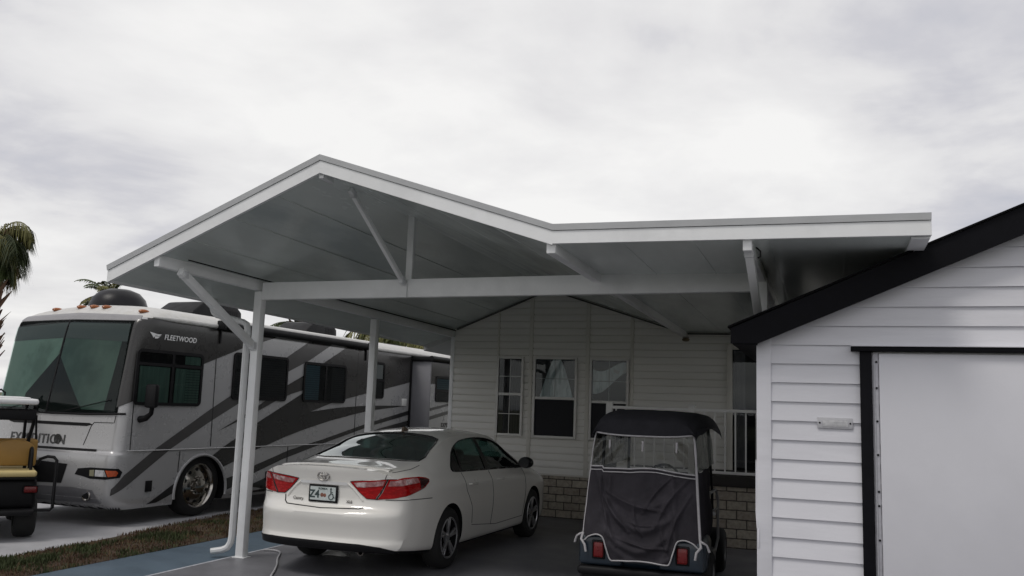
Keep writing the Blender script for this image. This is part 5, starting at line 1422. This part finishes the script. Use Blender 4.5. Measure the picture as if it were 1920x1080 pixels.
# ------------------------------------------------------------------ palms
m_trunk = pmat('palm_trunk', (.10, .065, .045), .95, var=.4, scale=10, bump=.8, bscale=30, stretch=(1, 1, 2.5), col2=(.05, .035, .028), c2scale=5)
m_boot = pmat('palm_boots', (.13, .075, .05), .95, var=.4, scale=12)
m_fr = [pmat('frond_dark', (.030, .042, .014), .7, var=.35, scale=2), pmat('frond_green', (.055, .075, .022), .65, var=.35, scale=2), pmat('frond_olive', (.125, .12, .035), .7, var=.35, scale=2), pmat('frond_dead', (.13, .085, .045), .85, var=.35, scale=2)]
def palm(name, label, x, y, ztop, seed, rt=.16, nfr=34, L=1.6, droop=1.0, lean=(0, 0), wind=(0, 0), boots=True, low=.0, group='palm trees behind the motorhome', leaf=.5, thin=1., lit_olive=.3):
    rd = random.Random(seed)
    t = thing(name, label, 'palm', (x, y, 0), 0, group)
    n = 22; m = MB(); pts = []; rr = []
    for i in range(n + 1):
        f = i / n; pts.append((lean[0] * f * f, lean[1] * f * f, ztop * f - .05)); rr.append(rt * (1.25 - .35 * f + .06 * rd.random()))
    m.tube(pts, rr, 14); m.build('trunk', m_trunk, t, 60)
    if boots:
        m = MB()
        for i in range(110):
            f = 1 - .55 * rd.random() ** 1.2; a = rd.random() * 6.28; z = ztop * f; r = rt * 1.0
            c = Vector((lean[0] * f * f, lean[1] * f * f, z)); d = Vector((math.cos(a), math.sin(a), 0)); s = Vector((-d.y, d.x, 0)) * (.03 + .03 * rd.random())
            ln = .14 + .22 * rd.random(); o = .08 + .14 * rd.random()
            p = c + d * r * .8; q = c + d * (r + o) + Vector((0, 0, ln))
            m.raw([p - s, p + s, q + s * .45, q - s * .45, p - s + d * .03 - Vector((0, 0, .02)), p + s + d * .03 - Vector((0, 0, .02))], [(0, 1, 2, 3), (4, 5, 2, 3), (0, 4, 3), (1, 2, 5)])
        m.build('leaf_bases', m_boot, t, 0)
    m = MB(); top = Vector((lean[0], lean[1], ztop))
    for i in range(nfr):
        a = 6.28 * i / nfr * 2.618 + rd.random() * .5; el = R(75) - R(120) * (i / nfr) * (.75 + .35 * rd.random()) - low
        ln = L * (.75 + .4 * rd.random()); p = top + Vector((0, 0, .05 * rd.random())); d = Vector((math.cos(a) * math.cos(el), math.sin(a) * math.cos(el), math.sin(el)))
        N = 12; path = [p.copy()]; dirs = []
        for k in range(N):
            d = d + Vector((wind[0] * .05, wind[1] * .05, -droop * .16 * (k / N + .25))); d.normalize(); p = p + d * ln / N; path.append(p.copy()); dirs.append(d.copy())
        mi = 3 if (i > nfr * .82 and rd.random() < .7) else (2 if rd.random() < lit_olive else (1 if rd.random() < .5 else 0))  # share of lighter olive fronds, a lit look given by colour
        m.tube(path, [.020 * (1 - .8 * k / N) for k in range(N + 1)], 5, mi=mi)
        for k in range(2, N):
            dd = dirs[k]; side = dd.cross(Vector((0, 0, 1)))
            if side.length < .05: side = dd.orthogonal()
            side.normalize(); upv = side.cross(dd)
            for sgn in (1, -1):
                for q in range(4):
                    b = path[k].lerp(path[k + 1], q / 4) if k < N else path[k]
                    l2 = leaf * (.55 + .5 * rd.random()) * math.sin(3.14 * min(.96, (k + q / 4) / N * .85 + .15)) * L / 1.6
                    dl = (side * sgn * (.75 + .3 * rd.random()) + dd * .75 + upv * .15 * rd.random()); dl.normalize()
                    wv = dl.cross(Vector((rd.random() - .5, rd.random() - .5, 1))); wv.normalize(); wv *= thin * (.012 + .008 * rd.random())
                    e1 = b + dl * l2 * .55 + Vector((0, 0, -.10 * droop * l2)); e2 = b + dl * l2 * .9 + Vector((0, 0, -.42 * droop * l2))
                    m.raw([b - wv * .5, b + wv * .5, e1 + wv, e1 - wv, e2], [(0, 1, 2, 3), (3, 2, 4)], mi)
    m.build('crown', m_fr, t, 0, merge=False)
    return t
palm('palm_tree', 'tall shaggy palm with drooping fronds and rough leaf bases left of the motorhome', -16.54, 13.5, 4.80, 11, rt=.21, nfr=60, L=1.02, droop=2.3, wind=(.1, .0), low=.25, group=None, leaf=.85, thin=.6)
palm('palm_tree', 'palm whose dark fronds peek around the roof dome of the motorhome', -16.8, 17.0, 3.95, 4, rt=.15, nfr=30, L=.95, droop=1.2, leaf=.4)
palm('palm_tree', 'distant dark palm just showing above the rear roof air conditioner of the motorhome', -16.0, 24.0, 4.05, 8, rt=.15, nfr=28, L=1.15, droop=1.1, leaf=.5)
palm('palm_tree', 'sunlit olive green palm above the tail of the motorhome, beside the second carport post', -13.75, 27.0, 4.12, 21, rt=.13, nfr=38, L=2.3, droop=1.7, leaf=.95, boots=False, lit_olive=.75, low=.35)  # mostly olive fronds: its sunlit look is put into the frond colour
